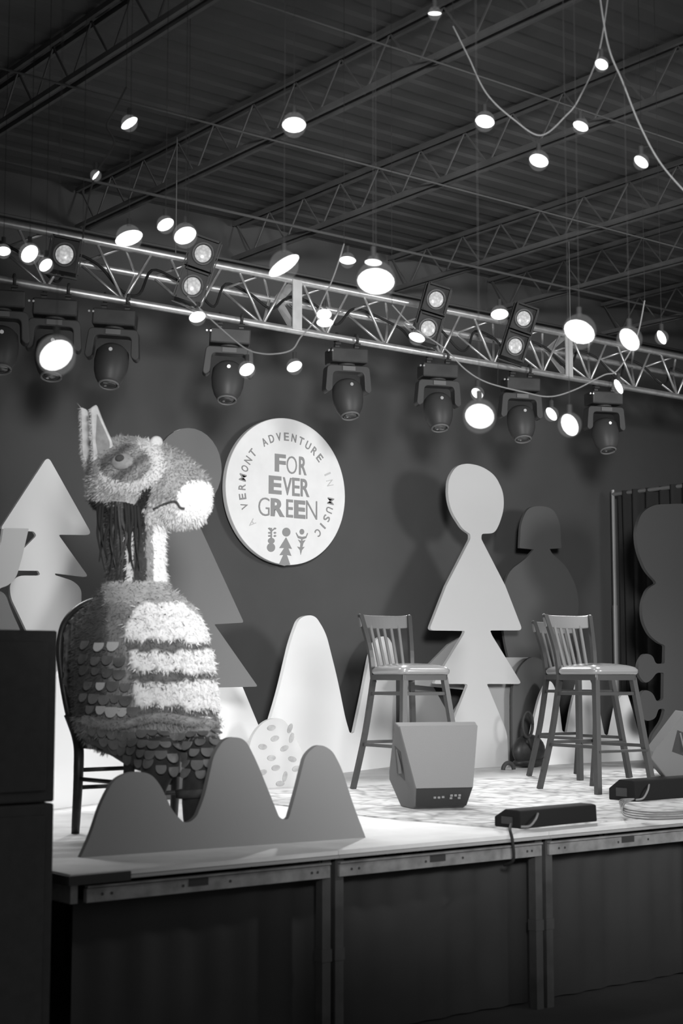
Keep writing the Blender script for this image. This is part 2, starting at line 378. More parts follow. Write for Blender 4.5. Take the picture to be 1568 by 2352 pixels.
cutout('mountain_cutout', 'grey painted three-peaked mountain cutout standing at the left front edge of the stage', 'stage cutout',
  [(184, 1973, 3), (208, 1920, 40), (232, 1845, 40), (262, 1790, 30), (300, 1772, 30), (345, 1775, 34), (370, 1805, 34), (395, 1862, 30), (425, 1893, 24), (450, 1880, 24), (470, 1830, 40), (492, 1730, 40), (520, 1692, 26), (562, 1695, 34), (590, 1750, 40), (620, 1825, 30), (642, 1880, 20), (662, 1884, 16), (680, 1820, 40), (702, 1732, 26), (732, 1708, 24), (762, 1722, 34), (785, 1765, 34), (808, 1840, 40), (840, 1925, 3)], plFm, M['front'], thick=.03, group='painted scenery cutouts')
plW = Plane((8.0, 8.85), (9.0, 8.85))
cutout('tree_cutout', 'tall light grey tree cutout with an oval head and three skirt tiers between the stools', 'stage cutout',
  [(1072, 1064, 20), (1104, 1070, 24), (1136, 1090, 26), (1156, 1130, 30), (1157, 1170, 30), (1146, 1205, 24), (1135, 1225, 14), (1106, 1226, 5), (1105, 1238, 4), (1160, 1345, 0), (1200, 1448, 12), (1125, 1448, 4), (1130, 1460, 3), (1198, 1571, 10), (1118, 1571, 3), (1165, 1685, 20), (1168, 1850), (1028, 1850), (1035, 1690, 12), (1040, 1660, 8), (1074, 1574, 4), (1070, 1571, 3), (995, 1571, 8), (1063, 1460, 3), (1068, 1449, 4), (985, 1448, 12), (1025, 1345, 0), (1080, 1238, 4), (1080, 1227, 4), (1062, 1215, 12), (1037, 1176, 30), (1028, 1140, 30), (1030, 1098, 26), (1048, 1070, 20)], plW, M['light'], thick=.03, group='painted scenery cutouts')
plW2 = Plane((8.0, 9.04), (9.0, 9.04))
cutout('tree_cutout', 'mid grey tree cutout with a pointed tier mostly hidden behind the tall light tree', 'stage cutout',
  [(1100, 1440, 8), (1140, 1510, 3), (1216, 1510, 4), (1175, 1590, 14), (1184, 1700, 14), (1196, 1860), (1040, 1860), (1040, 1640, 6), (1075, 1585, 6), (940, 1572, 6), (1030, 1480)], plW2, M['midpale'], group='painted scenery cutouts')
cutout('mountain_cutout', 'light grey low hill cutout seen between the legs of the left stool', 'stage cutout',
  [(920, 1860), (925, 1600, 20), (940, 1550, 20), (985, 1560, 20), (1030, 1640, 20), (1050, 1860)], Plane((7, 9.3), (8, 9.3)), M['midpale'], group='painted scenery cutouts')
plD = Plane((8.0, 9.14), (10.0, 9.14))
cutout('figure_cutout', 'dark grey figure cutout with a bell-shaped head and round shoulders behind the right stools', 'stage cutout',
  [(1193, 1259, 2), (1196, 1200, 26), (1212, 1166, 24), (1240, 1161, 20), (1270, 1168, 24), (1286, 1200, 26), (1289, 1259, 2), (1262, 1261, 2), (1268, 1272, 6), (1300, 1300, 20), (1325, 1350, 30), (1330, 1400, 30), (1318, 1450, 24), (1290, 1500, 20), (1285, 1860), (1180, 1860), (1180, 1560, 20), (1160, 1480, 20), (1150, 1400, 30), (1157, 1345, 24), (1170, 1310, 18), (1205, 1285, 12), (1222, 1266, 6), (1226, 1262, 2)], plD, M['dark'], group='painted scenery cutouts')
cutout('rock_cutout', 'dark grey rounded board leaning low between the tall light tree and the right stools', 'stage cutout',
  [(1178, 1860), (1176, 1580, 20), (1192, 1530, 24), (1222, 1505, 20), (1252, 1520, 20), (1262, 1600, 20), (1262, 1860)], Plane((8.0, 8.95), (10.0, 8.95)), M['dark'], group='painted scenery cutouts')
plV = Plane((8.0, 7.95), (10.0, 7.95))
CXV = 1562
halfV = [(1555, 1157, 0), (1500, 1159, 20), (1472, 1178, 20), (1459, 1220, 26), (1464, 1265, 26), (1482, 1310, 20), (1505, 1335, 4), (1507, 1340, 3), (1487, 1352, 14), (1474, 1385, 20), (1475, 1425, 24), (1492, 1460, 20), (1515, 1478, 8), (1527, 1482, 5), (1526, 1524, 4), (1506, 1525, 6), (1498, 1505, 8), (1480, 1500, 10), (1465, 1522, 14), (1466, 1552, 14), (1482, 1570, 8), (1495, 1562, 8), (1508, 1545, 6), (1524, 1545, 4), (1523, 1607, 5), (1508, 1612, 6), (1498, 1590, 10), (1478, 1583, 10), (1467, 1605, 14), (1468, 1640, 14), (1485, 1658, 10), (1505, 1650, 8), (1512, 1628, 6), (1527, 1628, 6), (1520, 1655, 12), (1496, 1690, 10), (1492, 1720, 10), (1494, 1860)]
cutout('fiddle_cutout', 'tall charcoal cutout like a fiddle with rounded knobs at the right edge of the stage', 'stage cutout',
  halfV + [(2 * CXV + 4 - p[0],) + p[1:] for p in reversed(halfV)], plV, M['violin'], thick=.03, group='painted scenery cutouts')

# ------------------------------------------------------------------ round sign
SY = 9.32
sc_ = PY(659.5, 1128.5, SY); SR = .563
sign = empty('round_sign', (sc_.x, SY, sc_.z)); tag(sign, 'round white sign with grey lettering reading FOR EVER GREEN hung on the back wall', 'sign')
bm = bmesh.new(); tube(bm, [(0, 0, 0), (0, .05, 0)], SR, 96); bevel(obj('sign_disc', bm, [M['signf']], sign), .006)
bm = bmesh.new()
for s in (-1, 1): box(bm, (s * .3, .08, .2), (.04, .06, .04))
obj('wall_bracket', bm, M['black'], sign)
def letter_mesh(ch, offset=0.0):
    cu = bpy.data.curves.new('glyph', 'FONT'); cu.body = ch; cu.offset = offset; cu.extrude = .002; cu.resolution_u = 4
    to = bpy.data.objects.new('glyph', cu); link(to); dg = bpy.context.evaluated_depsgraph_get(); me = bpy.data.meshes.new_from_object(to.evaluated_get(dg))
    bpy.data.objects.remove(to); bm = bmesh.new(); bm.from_mesh(me); bpy.data.meshes.remove(me)
    return bm
def put_letter(name, ch, cx, cz, w_, h_, rot, m, offset=0.0):
    bm = letter_mesh(ch, offset)
    xs = [v.co.x for v in bm.verts]; ys = [v.co.y for v in bm.verts]
    x0, x1, y0, y1 = min(xs), max(xs), min(ys), max(ys)
    for v in bm.verts:
        x = ((v.co.x - x0) / (x1 - x0) - .5) * w_; z = ((v.co.y - y0) / (y1 - y0) - .5) * h_
        c, s = math.cos(rot), math.sin(rot)
        v.co = (cx + x * c - z * s, -.0028 + (v.co.z) , cz + x * s + z * c)
    return obj(name, bm, m, sign)
def SL(zx, zy):
    p = PY(500 + zx / 4.9, 930 + zy / 4.9, SY); return p.x - sc_.x, p.z - sc_.z
words = [('F', 640, 762, 555, 755, .035, 'ink'), ('O', 772, 888, 578, 778, -.012, 'ink'), ('R', 912, 996, 585, 790, .02, 'ink'),
         ('E', 572, 715, 800, 1005, .04, 'ink'), ('V', 730, 832, 818, 1018, .012, 'ink'), ('E', 836, 920, 822, 1028, .012, 'ink'), ('R', 930, 1028, 835, 1035, .02, 'ink'),
         ('G', 455, 580, 1042, 1250, -.012, 'ink'), ('R', 594, 750, 1055, 1258, .04, 'ink'), ('E', 768, 845, 1065, 1268, .01, 'ink'), ('E', 857, 982, 1075, 1280, .04, 'ink'), ('N', 992, 1115, 1080, 1288, -.014, 'ink')]
for ch, x0, x1, y0, y1, off, mm in words:
    a, b = SL(x0, (y0 + y1) / 2), SL(x1, (y0 + y1) / 2); c, d = SL((x0 + x1) / 2, y1), SL((x0 + x1) / 2, y0)
    o = put_letter('letter', ch, (a[0] + b[0]) / 2, (c[1] + d[1]) / 2, b[0] - a[0], d[1] - c[1], 0, M[mm], off)
ring = 'A VERMONT ADVENTURE IN MUSIC'; widths = {'I': .3, 'M': 1.15}
for i, ch in enumerate(ring):
    if ch == ' ': continue
    a = math.radians(219 - 9.8 * i); r = .745 * SR
    pale = (i == 0 or 20 <= i <= 21)
    put_letter('letter', ch, r * math.cos(a), r * math.sin(a), .045 * widths.get(ch, 1), .062, a - PI / 2, M['inkp' if pale else 'ink'], .012 if not pale else -.005)
def emblem(name, polys):
    bm = bmesh.new(); k = 0
    for pl in polys:
        slab(bm, [SL(*p) for p in fillet(pl)], -.0035 - .0003 * k, -.0006); k += 1
    o = obj(name, bm, M['ink'], sign); return o
emblem('tree_emblem', [circ(769, 1432, 46, 50, 20), [(766, 1490), (832, 1622), (792, 1615), (826, 1700), (775, 1690), (812, 1797), (745, 1812), (685, 1797), (735, 1690), (692, 1692), (745, 1612), (690, 1612)]])
emblem('fiddle_emblem', [circ(600, 1530, 38, 34, 16), circ(597, 1605, 46, 50, 16), [(592, 1385), (608, 1385), (608, 1520), (592, 1520)]] + [circ(x, y_, 14, 11, 10) for x in (578, 640) for y_ in (1392, 1440, 1475)] + [[(575, 1385), (600, 1412), (640, 1385), (636, 1400), (600, 1430), (572, 1400)]])
emblem('flower_emblem', [circ(944, 1428, 26, 32, 16), [(880, 1435), (905, 1475), (944, 1485), (990, 1478), (1005, 1440), (1012, 1450), (992, 1500), (950, 1515), (950, 1530), (985, 1520), (960, 1560), (950, 1600), (975, 1598), (945, 1635), (930, 1690), (922, 1635), (890, 1595), (925, 1602), (928, 1560), (900, 1515), (936, 1530), (936, 1512), (900, 1500), (876, 1445)]])

# ------------------------------------------------------------------ drape on pipe at the right
drp = empty('pipe_and_drape', (10.46, 9.3, Z0)); tag(drp, 'black pleated drape hanging on a silver pipe stand at the right of the stage', 'drape')
bm = bmesh.new(); cyl(bm, (0, 0, 0), (0, 0, 1.35), .022, 12); cyl(bm, (0, 0, 1.3), (0, 0, 2.40), .017, 12); cyl(bm, (0, 0, 0), (0, 0, .012), .2, 24)
obj('upright_pipe', bm, M['pipe'], drp, smooth=False)
bm = bmesh.new(); cyl(bm, (0, 0, 2.36), (0, -3.2, 2.36), .018, 12); obj('top_rail', bm, M['pipe'], drp)
bm = bmesh.new(); cyl(bm, (0, -3.2, 0), (0, -3.2, 2.4), .02, 12); obj('upright_pipe', bm, M['pipe'], drp)
bm = bmesh.new(); n = 340; R_ = []
for z in [0.02 + 2.36 * k / 14 for k in range(15)]:
    f_ = 1 - .35 * (z / 2.38)
    R_.append([bm.verts.new((.045 * f_ * math.sin(i * .42 + .5 * math.sin(i * .05)) + .02 * math.sin(i * .11 + z), -.05 - 3.1 * i / n, z)) for i in range(n + 1)])
for a in range(14):
    for i in range(n): bm.faces.new((R_[a][i], R_[a][i + 1], R_[a + 1][i + 1], R_[a + 1][i]))
obj('curtain', bm, M['drape'], drp, smooth=True)

# ------------------------------------------------------------------ bar stools
def make_stool():
    t = empty('bar_stool', (0, 0, 0))
    W, D_, H = .175, .18, .70      # half front width, half depth, rail height ; front = -y
    WB = .148
    foot = {(-1, -1): (-.23, -.245), (1, -1): (.23, -.245), (-1, 1): (-.225, .30), (1, 1): (.225, .30)}
    top = {(-1, -1): (-W + .02, -D_ + .02), (1, -1): (W - .02, -D_ + .02), (-1, 1): (-WB, D_), (1, 1): (WB, D_)}
    for k in foot:
        bm = bmesh.new(); a = Vector((*foot[k], 0)); b = Vector((*top[k], H))
        if k[1] > 0:
            c = Vector((top[k][0], D_ + .0, H * .62)); pts = catmull([a, (a + b) / 2 + Vector((0, -.02, 0)), b], 5)
            for i in range(len(pts) - 1): bar(bm, pts[i] - (pts[i + 1] - pts[i]) * .03, pts[i + 1] + (pts[i + 1] - pts[i]) * .03, .032, .026, Vector((0, 1, 0)))
        else: bar(bm, a, b, .034, .034, Vector((0, 1, 0)))
        obj('leg', bm, M['wood'], t)
    bm = bmesh.new()
    ft = fillet([(-W, -D_ , .02), (W, -D_, .02), (WB + .02, D_ + .01, .02), (-WB - .02, D_ + .01, .02)])
    lo = [bm.verts.new((p.x, p.y, H - .015)) for p in ft]; hi = [bm.verts.new((p.x, p.y, H + .02)) for p in ft]; n = len(ft)
    bm.faces.new(lo); bm.faces.new(hi)
    for i in range(n): bm.faces.new((lo[i], hi[i], hi[(i + 1) % n], lo[(i + 1) % n]))
    obj('seat_frame', bm, M['wood'], t)
    bm = bmesh.new(); ft = fillet([(-W - .02, -D_ - .02, .06), (W + .02, -D_ - .02, .06), (WB + .03, D_ + .0, .05), (-WB - .03, D_, .05)]); n = len(ft); prev = None
    for (s, z) in ((.96, .02), (1.0, .032), (1.0, .05), (.93, .066), (.75, .078), (.45, .088), (.15, .092)):
        r_ = [bm.verts.new((p.x * s, p.y * s, H + z)) for p in ft]
        if prev:
            for i in range(n): bm.faces.new((prev[i], r_[i], r_[(i + 1) % n], prev[(i + 1) % n]))
        else: bm.faces.new(r_[::-1])
        prev = r_
    bm.faces.new(prev); obj('seat_cushion', bm, M['vinyl'], t, smooth=True)
    def at(k, f): return Vector((*foot[k], 0)).lerp(Vector((*top[k], H)), f)
    for (ka, kb, f) in (((-1, -1), (1, -1), .36), ((-1, 1), (1, 1), .42), ((-1, -1), (-1, 1), .40), ((1, -1), (1, 1), .40), ((-1, -1), (1, -1), .86), ((-1, 1), (1, 1), .86), ((-1, -1), (-1, 1), .86), ((1, -1), (1, 1), .86)):
        bm = bmesh.new(); wide = f < .38; bar(bm, at(ka, f), at(kb, f), .014 if not wide else .045, .02 if not wide else .014, Vector((0, 0, 1)) if wide else Vector((0, 0, 1)))
        obj('foot_rest' if wide else 'stretcher', bm, M['wood'], t)
    # back: stiles lean back, slightly splayed
    sb = {}
    for s in (-1, 1):
        bm = bmesh.new(); a = Vector((s * WB, D_, H - .03)); m_ = Vector((s * (WB + .012), D_ + .02, H + .17)); b = Vector((s * (WB + .042), D_ + .085, H + .40)); sb[s] = (a, m_, b)
        pts = catmull([a, m_, b], 5)
        for i in range(len(pts) - 1): bar(bm, pts[i], pts[i + 1] + (pts[i + 1] - pts[i]) * .05, .030, .024, Vector((0, 1, 0)))
        obj('back_post', bm, M['wood'], t)
    bm = bmesh.new()
    N = 14; front, back = [], []
    for i in range(N + 1):
        u = -1 + 2 * i / N; x = u * (WB + .055); dy = .035 * (1 - u * u)
        ztop = H + .40 + (.012 * (abs(u) ** 6)); zb = H + .325 - .01 * (1 - u * u)
        row = [(x, D_ + .055 + dy, zb), (x, D_ + .078 + dy, ztop), (x, D_ + .103 + dy, ztop - .004), (x, D_ + .08 + dy, zb - .002)]
        front.append([bm.verts.new(p) for p in row])
    for i in range(N):
        for k in range(4): bm.faces.new((front[i][k], front[i + 1][k], front[i + 1][(k + 1) % 4], front[i][(k + 1) % 4]))
    bm.faces.new(front[0]); bm.faces.new(front[-1][::-1]); bevel(obj('top_rail', bm, M['woodl'], t), .006)
    for i in range(5):
        u = -.62 + .31 * i; bm = bmesh.new(); a = Vector((u * WB, D_ + .0, H + .02)); b = Vector((u * (WB + .03), D_ + .068 + .035 * (1 - u * u), H + .335))
        bar(bm, a, b, .018, .010, Vector((0, 1, 0))); obj('back_spindle', bm, M['woodl'], t)
    return t
s0 = make_stool()
# facing direction: towards the camera turned a bit to its right
def yaw_for(deg): return math.radians(deg)
stools = [((6.31, 7.33), 'bar stool with a padded seat standing alone behind the floor monitor', -5),
          ((7.24, 6.60), 'front bar stool of the overlapping pair at the right, with padded seat', -5),
          ((8.07, 7.52), 'rear bar stool of the overlapping pair at the right, mostly hidden by the front one', -5)]
for i, (p, lb, yw) in enumerate(stools):
    t = s0 if i == 0 else copy_tree(s0)
    t.location = (p[0], p[1], Z0 + .009); t.rotation_euler = (0, 0, math.radians(yw)); tag(t, lb, 'bar stool', 'bar stools on the stage')

# ------------------------------------------------------------------ floor monitors
def monitor(pts_cam, label):
    """pts: front TL TR BR BL, bottom BR BL, back top L/R, back left mid, back bottom L"""
    pass
def make_monitor():
    t = empty('floor_monitor', (0, 0, 0))
    # local: x width, -y to the house, z up. Side profile (y, z): grille slopes up and back
    prof = [(-.13, .02), (-.19, .125), (-.10, .475), (-.04, .50), (.20, .20), (.22, .15), (.10, 0), (-.08, 0)]
    def hw(y_, z_): return .155 + .09 * (z_ / .5) + .02 * ((y_ + .19) / .4)
    bm = bmesh.new(); L = [bm.verts.new((-hw(*p), p[0], p[1])) for p in prof]; R2 = [bm.verts.new((hw(*p), p[0], p[1])) for p in prof]; n = len(prof)
    bm.faces.new(L); bm.faces.new(R2[::-1])
    for i in range(n): bm.faces.new((L[i], L[(i + 1) % n], R2[(i + 1) % n], R2[i]))
    bevel(obj('cabinet', bm, M['wedges'], t), .008)
    bm = bmesh.new(); a, b = Vector((0, -.19, .125)), Vector((0, -.10, .475)); nn = Vector((0, -(b.z - a.z), b.y - a.y)).normalized() * .006
    q = []
    for s in (0, 1):
        for (p, sx) in ((a, -1), (a, 1), (b, 1), (b, -1)): q.append(bm.verts.new((sx * (hw(p.y, p.z) - .004), p.y + nn.y * (s + .1), p.z + nn.z * (s + .1))))
    bm.faces.new(q[:4][::-1]); bm.faces.new(q[4:])
    for i in range(4): bm.faces.new((q[i], q[(i + 1) % 4], q[4 + (i + 1) % 4], q[4 + i]))
    obj('grille', bm, M['wedge'], t)
    bm = bmesh.new(); a, b = Vector((0, -.13, .02)), Vector((0, -.19, .125)); nn = Vector((0, -(b.z - a.z), b.y - a.y)).normalized() * .004; q = []
    for s in (0, 1):
        for (p, sx) in ((a, -1), (a, 1), (b, 1), (b, -1)): q.append(bm.verts.new((sx * (hw(p.y, p.z) - .006), p.y + nn.y * (s + .1), p.z + nn.z * (s + .1))))
    bm.faces.new(q[:4][::-1]); bm.faces.new(q[4:])
    for i in range(4): bm.faces.new((q[i], q[(i + 1) % 4], q[4 + (i + 1) % 4], q[4 + i]))
    pn = obj('connector_panel', bm, M['wedged'], t)
    bm = bmesh.new(); d_ = (b - a).normalized()
    for (x, f) in ((-.05, .5), (-.025, .5), (.0, .52), (.05, .6), (.05, .45), (.075, .6), (.1, .45), (.1, .6)):
        c = a.lerp(b, f) + nn * 1.4; box(bm, (x, c.y, c.z), (.016, .004, .012))
    obj('socket_label', bm, M['cablelight'], pn)
    bm = bmesh.new()
    hwm = hw(0, .25)
    vs = [(-.05, .16), (.06, .20), (.02, .36), (-.06, .33)]
    q = [bm.verts.new((-hw(*p) - .0015, p[0], p[1])) for p in vs]; q2 = [bm.verts.new((-hw(*p) + .01, p[0], p[1])) for p in vs]
    bm.faces.new(q); bm.faces.new(q2[::-1])
    for i in range(4): bm.faces.new((q[i], q[(i + 1) % 4], q2[(i + 1) % 4], q2[i]))
    hr = obj('handle_recess', bm, M['wedged'], t)
    bm = bmesh.new(); bar(bm, (-hwm - .006, -.03, .2), (-hwm - .012, .0, .34), .014, .012); obj('handle_bar', bm, M['wedges'], hr)
    return t
m0 = make_monitor()
m0.scale = (.93, .93, .93); m0.location = (5.62, 6.33, Z0 + .008); m0.rotation_euler = (0, 0, math.radians(-22)); tag(m0, 'grey wedge floor monitor facing the house in front of the left stool', 'floor monitor', 'wedge floor monitors')
m1 = copy_tree(m0); m1.location = (8.62, 7.12, Z0 + .009); m1.rotation_euler = (0, 0, math.radians(48)); tag(m1, 'pale wedge floor monitor at the right edge below the fiddle cutout', 'floor monitor', 'wedge floor monitors')

# ------------------------------------------------------------------ low black boxes at the stage front
def footlight(L, D_, H, loc, rz, label):
    t = empty('footlight_bar', loc, rz)
    prof = [(-D_ / 2, 0), (-D_ / 2 + .005, H * .95), (-D_ / 2 + .03, H), (D_ * .1, H), (D_ / 2, H * .55), (D_ / 2, 0)]
    bm = bmesh.new(); A_ = [bm.verts.new((-L / 2, *p)) for p in prof]; B_ = [bm.verts.new((L / 2, *p)) for p in prof]; n = len(prof)
    bm.faces.new(A_); bm.faces.new(B_[::-1])
    for i in range(n): bm.faces.new((A_[i], A_[(i + 1) % n], B_[(i + 1) % n], B_[i]))
    bevel(obj('housing', bm, M['foot'], t), .006)
    bm = bmesh.new(); box(bm, (-L / 2 - .003, 0, H * .4), (.006, D_ * .4, H * .4)); obj('end_plate', bm, M['tape'], t)
    bm = bmesh.new(); tube(bm, catmull([(-L / 2 + .12, -D_ / 2 + .0, H * .75), (-L / 2 + .07, -D_ / 2 - .03, H * .5), (-L / 2 + .04, -D_ / 2 - .02, H * .15), (-L / 2 + .0, -D_ / 2 + .0, .01)], 6), .006, 8); obj('lead', bm, M['cablelight'], t, smooth=True)
    tag(t, label, 'footlight', 'low black footlight bars at the stage front')
    return t
footlight(.56, .17, .085, (5.44, 5.30, Z0 + .008), math.radians(3), 'long low black box lying on the stage edge below the right stools')
footlight(.80, .20, .12, (7.17, 6.0, Z0 + .008), math.radians(1), 'low black box behind the coiled cables at the right end of the stage')
bm = bmesh.new()
for k in range(4):
    pts = []
    for (px, py) in ((1545, 1795), (1448, 1818 + k), (1424 + k * 3, 1838), (1432, 1856 + k * 2), (1475, 1864 + k * 2.5), (1530, 1866 + k * 2), (1600, 1862 + k * 2)):
        p = PZ(px, max(py, 1835) + 3 * k, Z0 + .012 + .006 * k); pts.append(p)
    pts = pts[2:]
    pts = [PZ(1455, 1835 , Z0 + .05)] + pts
    tube(bm, catmull(pts, 8), .0045, 8)
tag(obj('cable_coil', bm, M['cablelight'], smooth=True), 'loops of cable curling in front of the right black box on the stage', 'cable')
bm = bmesh.new(); p0 = PY(1178, 1935, FY - .02); tube(bm, catmull([(5.12, 5.22, Z0 + .03), (p0.x + .02, FY + .02, Z0 + .02), (p0.x, FY - .015, Z0 - .02), (p0.x, FY - .02, Z0 - .11), (p0.x + .01, FY + .05, Z0 - .14)], 6), .007, 8)
tag(obj('hanging_cable', bm, M['cable'], smooth=True), 'black cable hanging over the stage edge below the long black box', 'cable')
# things on the floor behind the tall tree
bag = empty('gear_bag', (8.70, 8.66, Z0)); tag(bag, 'dark soft gear bag with a loop handle on the floor behind the tall light tree', 'bag')
bm = bmesh.new(); ellipsoid(bm, (0, 0, .13), (.17, .075, .13)); ellipsoid(bm, (0.02, 0, .04), (.19, .08, .04)); obj('bag_body', bm, M['chairm'], bag, smooth=True)
bm = bmesh.new(); tube(bm, [( -.1 + .055 * math.cos(t), -.09, .34 + .10 * math.sin(t)) for t in [2 * PI * i / 24 for i in range(25)]], .012, 8); tube(bm, [(-.1, -.09, .25), (-.03, -.07, .13)], .012, 8); obj('handle_loop', bm, M['tape'], bag, smooth=True)
p0 = PZ(1107, 1757); bm = bmesh.new(); tube(bm, [(.055 * math.cos(t), 0, .0 + .05 * math.sin(t) + .005) for t in [PI * i / 16 for i in range(17)]], .016, 10)
tag(obj('cable_loop', bm, M['tape'], loc=(8.12, 8.3, Z0 + .016), smooth=True), 'small black loop standing on the rug right behind the floor monitor', 'cable')

# ------------------------------------------------------------------ lighting truss
TY, TZB, TZT, TZM = 8.0, 3.812, 4.148, 4.055
tr = empty('lighting_truss', (0, TY, TZB)); tag(tr, 'long silver triangular lighting truss spanning over the stage', 'truss')
TX0, TX1 = 2.6, 13.2
for (y, z) in ((0, 0), (0, TZT - TZB), (.2, TZM - TZB)):
    bm = bmesh.new(); cyl(bm, (TX0, y, z), (TX1, y, z), .024, 14); obj('chord', bm, M['truss'], tr, smooth=True)
JX = (3.3, 5.90, 8.50, 11.1)
c0, c1, c2 = Vector((0, 0, 0)), Vector((0, 0, TZT - TZB)), Vector((0, .2, TZM - TZB))
def X(v, x): return Vector((x, v.y, v.z))
step = .56; k = 0; x = TX0 + .02
xs = []
for j in range(len(JX) - 1):
    a, b = JX[j], JX[j + 1]; n = 5; xs += [(a + (b - a) * (i + .12) / n, a + (b - a) * (i + .5) / n, a + (b - a) * (i + .88) / n) for i in range(n)]
xs += [(TX0 + .1, TX0 + .4, TX0 + .62)] + [(11.1 + .5 * i + .05, 11.1 + .5 * i + .25, 11.1 + .5 * i + .45) for i in range(4)]
xs.sort()
for (A_, B_) in ((c0, c1), (c0, c2), (c1, c2)):
    bm = bmesh.new(); pts = []
    for (xa, xm, xb) in xs: pts += [X(B_, xa), X(A_, xm), X(B_, xb)]
    for a, b in zip(pts[:-1], pts[1:]): cyl(bm, a, b, .0095, 8)
    bmesh.ops.remove_doubles(bm, verts=bm.verts, dist=.0001)
    obj('diagonal_bracing', bm, M['truss'], tr, smooth=True)
for x in JX:
    bm = bmesh.new()
    for (A_, B_) in ((c0, c1), (c0, c2), (c1, c2)):
        a, b = X(A_, x), X(B_, x); off = Vector((0, -.026, 0)) if (A_, B_) == (c0, c1) else Vector((0, 0, 0))
        bar(bm, a + off, b + off, .075 if off.y else .012, .010 if off.y else .07, Vector((1, 0, 0)) if not off.y else Vector((0, 1, 0)))
    obj('joint_plate', bm, M['plate'], tr)
for x in (3.3, 5.0, 8.6, 12.0):
    bm = bmesh.new(); cyl(bm, (x, .05, TZT - TZB), (x, .05, 4.95 - TZB), .004, 6); obj('hanging_wire', bm, M['cablelight'], tr)
pw = []; x = 2.8
while x < 13:
    pw += [(x, .1, TZM - TZB - .02), (x + .14, .06 + random.uniform(-.02, .03), .12 + random.uniform(-.05, .05)), (x + .3, .12, .16 + random.uniform(-.08, .08)), (x + .42, .17, TZM - TZB + .035)]; x += .56
bm = bmesh.new(); tube(bm, catmull([(a, TY + b, TZB + c) for a, b, c in pw], 5), .009, 6)
tag(obj('power_cable', bm, M['cable'], smooth=True), 'black power cable looping loosely inside the silver truss along its whole length', 'cable')
# ------------------------------------------------------------------ moving heads
def make_head():
    t = empty('moving_head_light', (0, 0, 0))
    for s in (-.07, .07):
        bm = bmesh.new(); tube(bm, [(s, .034 * math.cos(a), .034 * math.sin(a)) for a in [math.radians(q) for q in range(-60, 241, 25)]], .010, 8); box(bm, (s, 0, -.052), (.03, .035, .035)); cyl(bm, (s - .02, -.03, -.04), (s + .02, -.03, -.04), .01, 8)
        obj('clamp', bm, M['black'], t)
        bm = bmesh.new(); cyl(bm, (s, -.03, -.072), (s, -.045, -.078), .008, 8); obj('bolt', bm, M['bolt'], t)
    for s in (-.15, -.125):
        bm = bmesh.new(); cyl(bm, (s, -.07, -.10), (s, -.085, -.10), .007, 8); obj('bolt', bm, M['bolt'], t)
    bm = bmesh.new(); box(bm, (0, 0, -.125), (.26, .17, .10)); bevel(obj('base', bm, M['black'], t), .01)
    bm = bmesh.new(); cyl(bm, (0, 0, -.175), (0, 0, -.19), .06, 24); 
    slab(bm, fillet([(-.15, -.19, .03), (.15, -.19, .03), (.165, -.36, .04), (.145, -.38, .02), (.115, -.36, .02), (.11, -.235, .03), (-.11, -.235, .03), (-.115, -.36, .02), (-.145, -.38, .02), (-.165, -.36, .04)]), -.05, .05)
    bevel(obj('yoke', bm, M['black2'], t), .006)
    bm = bmesh.new(); box(bm, (0, -.054, -.212), (.09, .006, .03)); obj('name_plate', bm, M['wedges'], t)
    hd = []
    bm = bmesh.new(); R = Matrix.Rotation(math.radians(-18), 3, 'X')
    prof = [(.02, .085), (.0, .10), (-.06, .105), (-.12, .10), (-.17, .085), (-.20, .068), (-.212, .062)]
    prev = None; n = 28
    for (z, r_) in [(.045, .03)] + [(.035, .07)] + prof:
        rg = [bm.verts.new(R @ Vector((r_ * math.cos(2 * PI * i / n), r_ * math.sin(2 * PI * i / n), z)) + Vector((0, 0, -.335))) for i in range(n)]
        if prev:
            for i in range(n): bm.faces.new((prev[i], rg[i], rg[(i + 1) % n], prev[(i + 1) % n]))
        else: bm.faces.new(rg)
        prev = rg
    bm.faces.new(prev[::-1]); h = obj('lamp_head', bm, M['black2'], t, smooth=True)
    bm = bmesh.new(); cc = R @ Vector((0, 0, -.212)) + Vector((0, 0, -.335)); dd = R @ Vector((0, 0, -1))
    ux = Vector((1, 0, 0)); uy = dd.cross(ux)
    tube(bm, [cc + dd * .004 + (ux * math.cos(a) + uy * math.sin(a)) * .058 for a in [2 * PI * i / 28 for i in range(29)]], .007, 8); obj('lens_ring', bm, M['wedges'], h, smooth=True)
    bm = bmesh.new(); ellipsoid(bm, cc - dd * .005, (.052, .052, .018), rot=R); obj('lens', bm, M['lens'], h, smooth=True)
    bm = bmesh.new(); cyl(bm, cc + dd * .012 - ux * .02, cc + dd * .016 - ux * .02, .008, 8); cyl(bm, (0, -.1, -.33), (0, -.112, -.33), .012, 8); obj('indicator', bm, M['bolt'], h)
    return t
h0 = make_head()
heads = [(4, 655), (130, 672), (268, 695), (530, 736), (795, 785), (1005, 825), (1195, 858), (1385, 888)]
hl = ['at the far left edge', 'behind the big bulb at the left', 'above the creature ears', 'above the gap between creature and round sign', 'just right of the round sign', 'left of the tall tree head', 'above the bell-headed dark figure', 'rightmost, above the drape pipe']
tilt = [0, 8, 14, 10, -2, 3, 4, 0]
for i, (px, py) in enumerate(heads):
    p = PY(px, py, TY); t = h0 if i == 0 else copy_tree(h0)
    t.location = (p.x, TY, TZB); t.rotation_euler = (0, math.radians(tilt[i] * .25), math.radians(-22 - tilt[i]))
    tag(t, 'black moving head light hung under the truss, ' + hl[i], 'stage light', 'moving head lights under the truss')
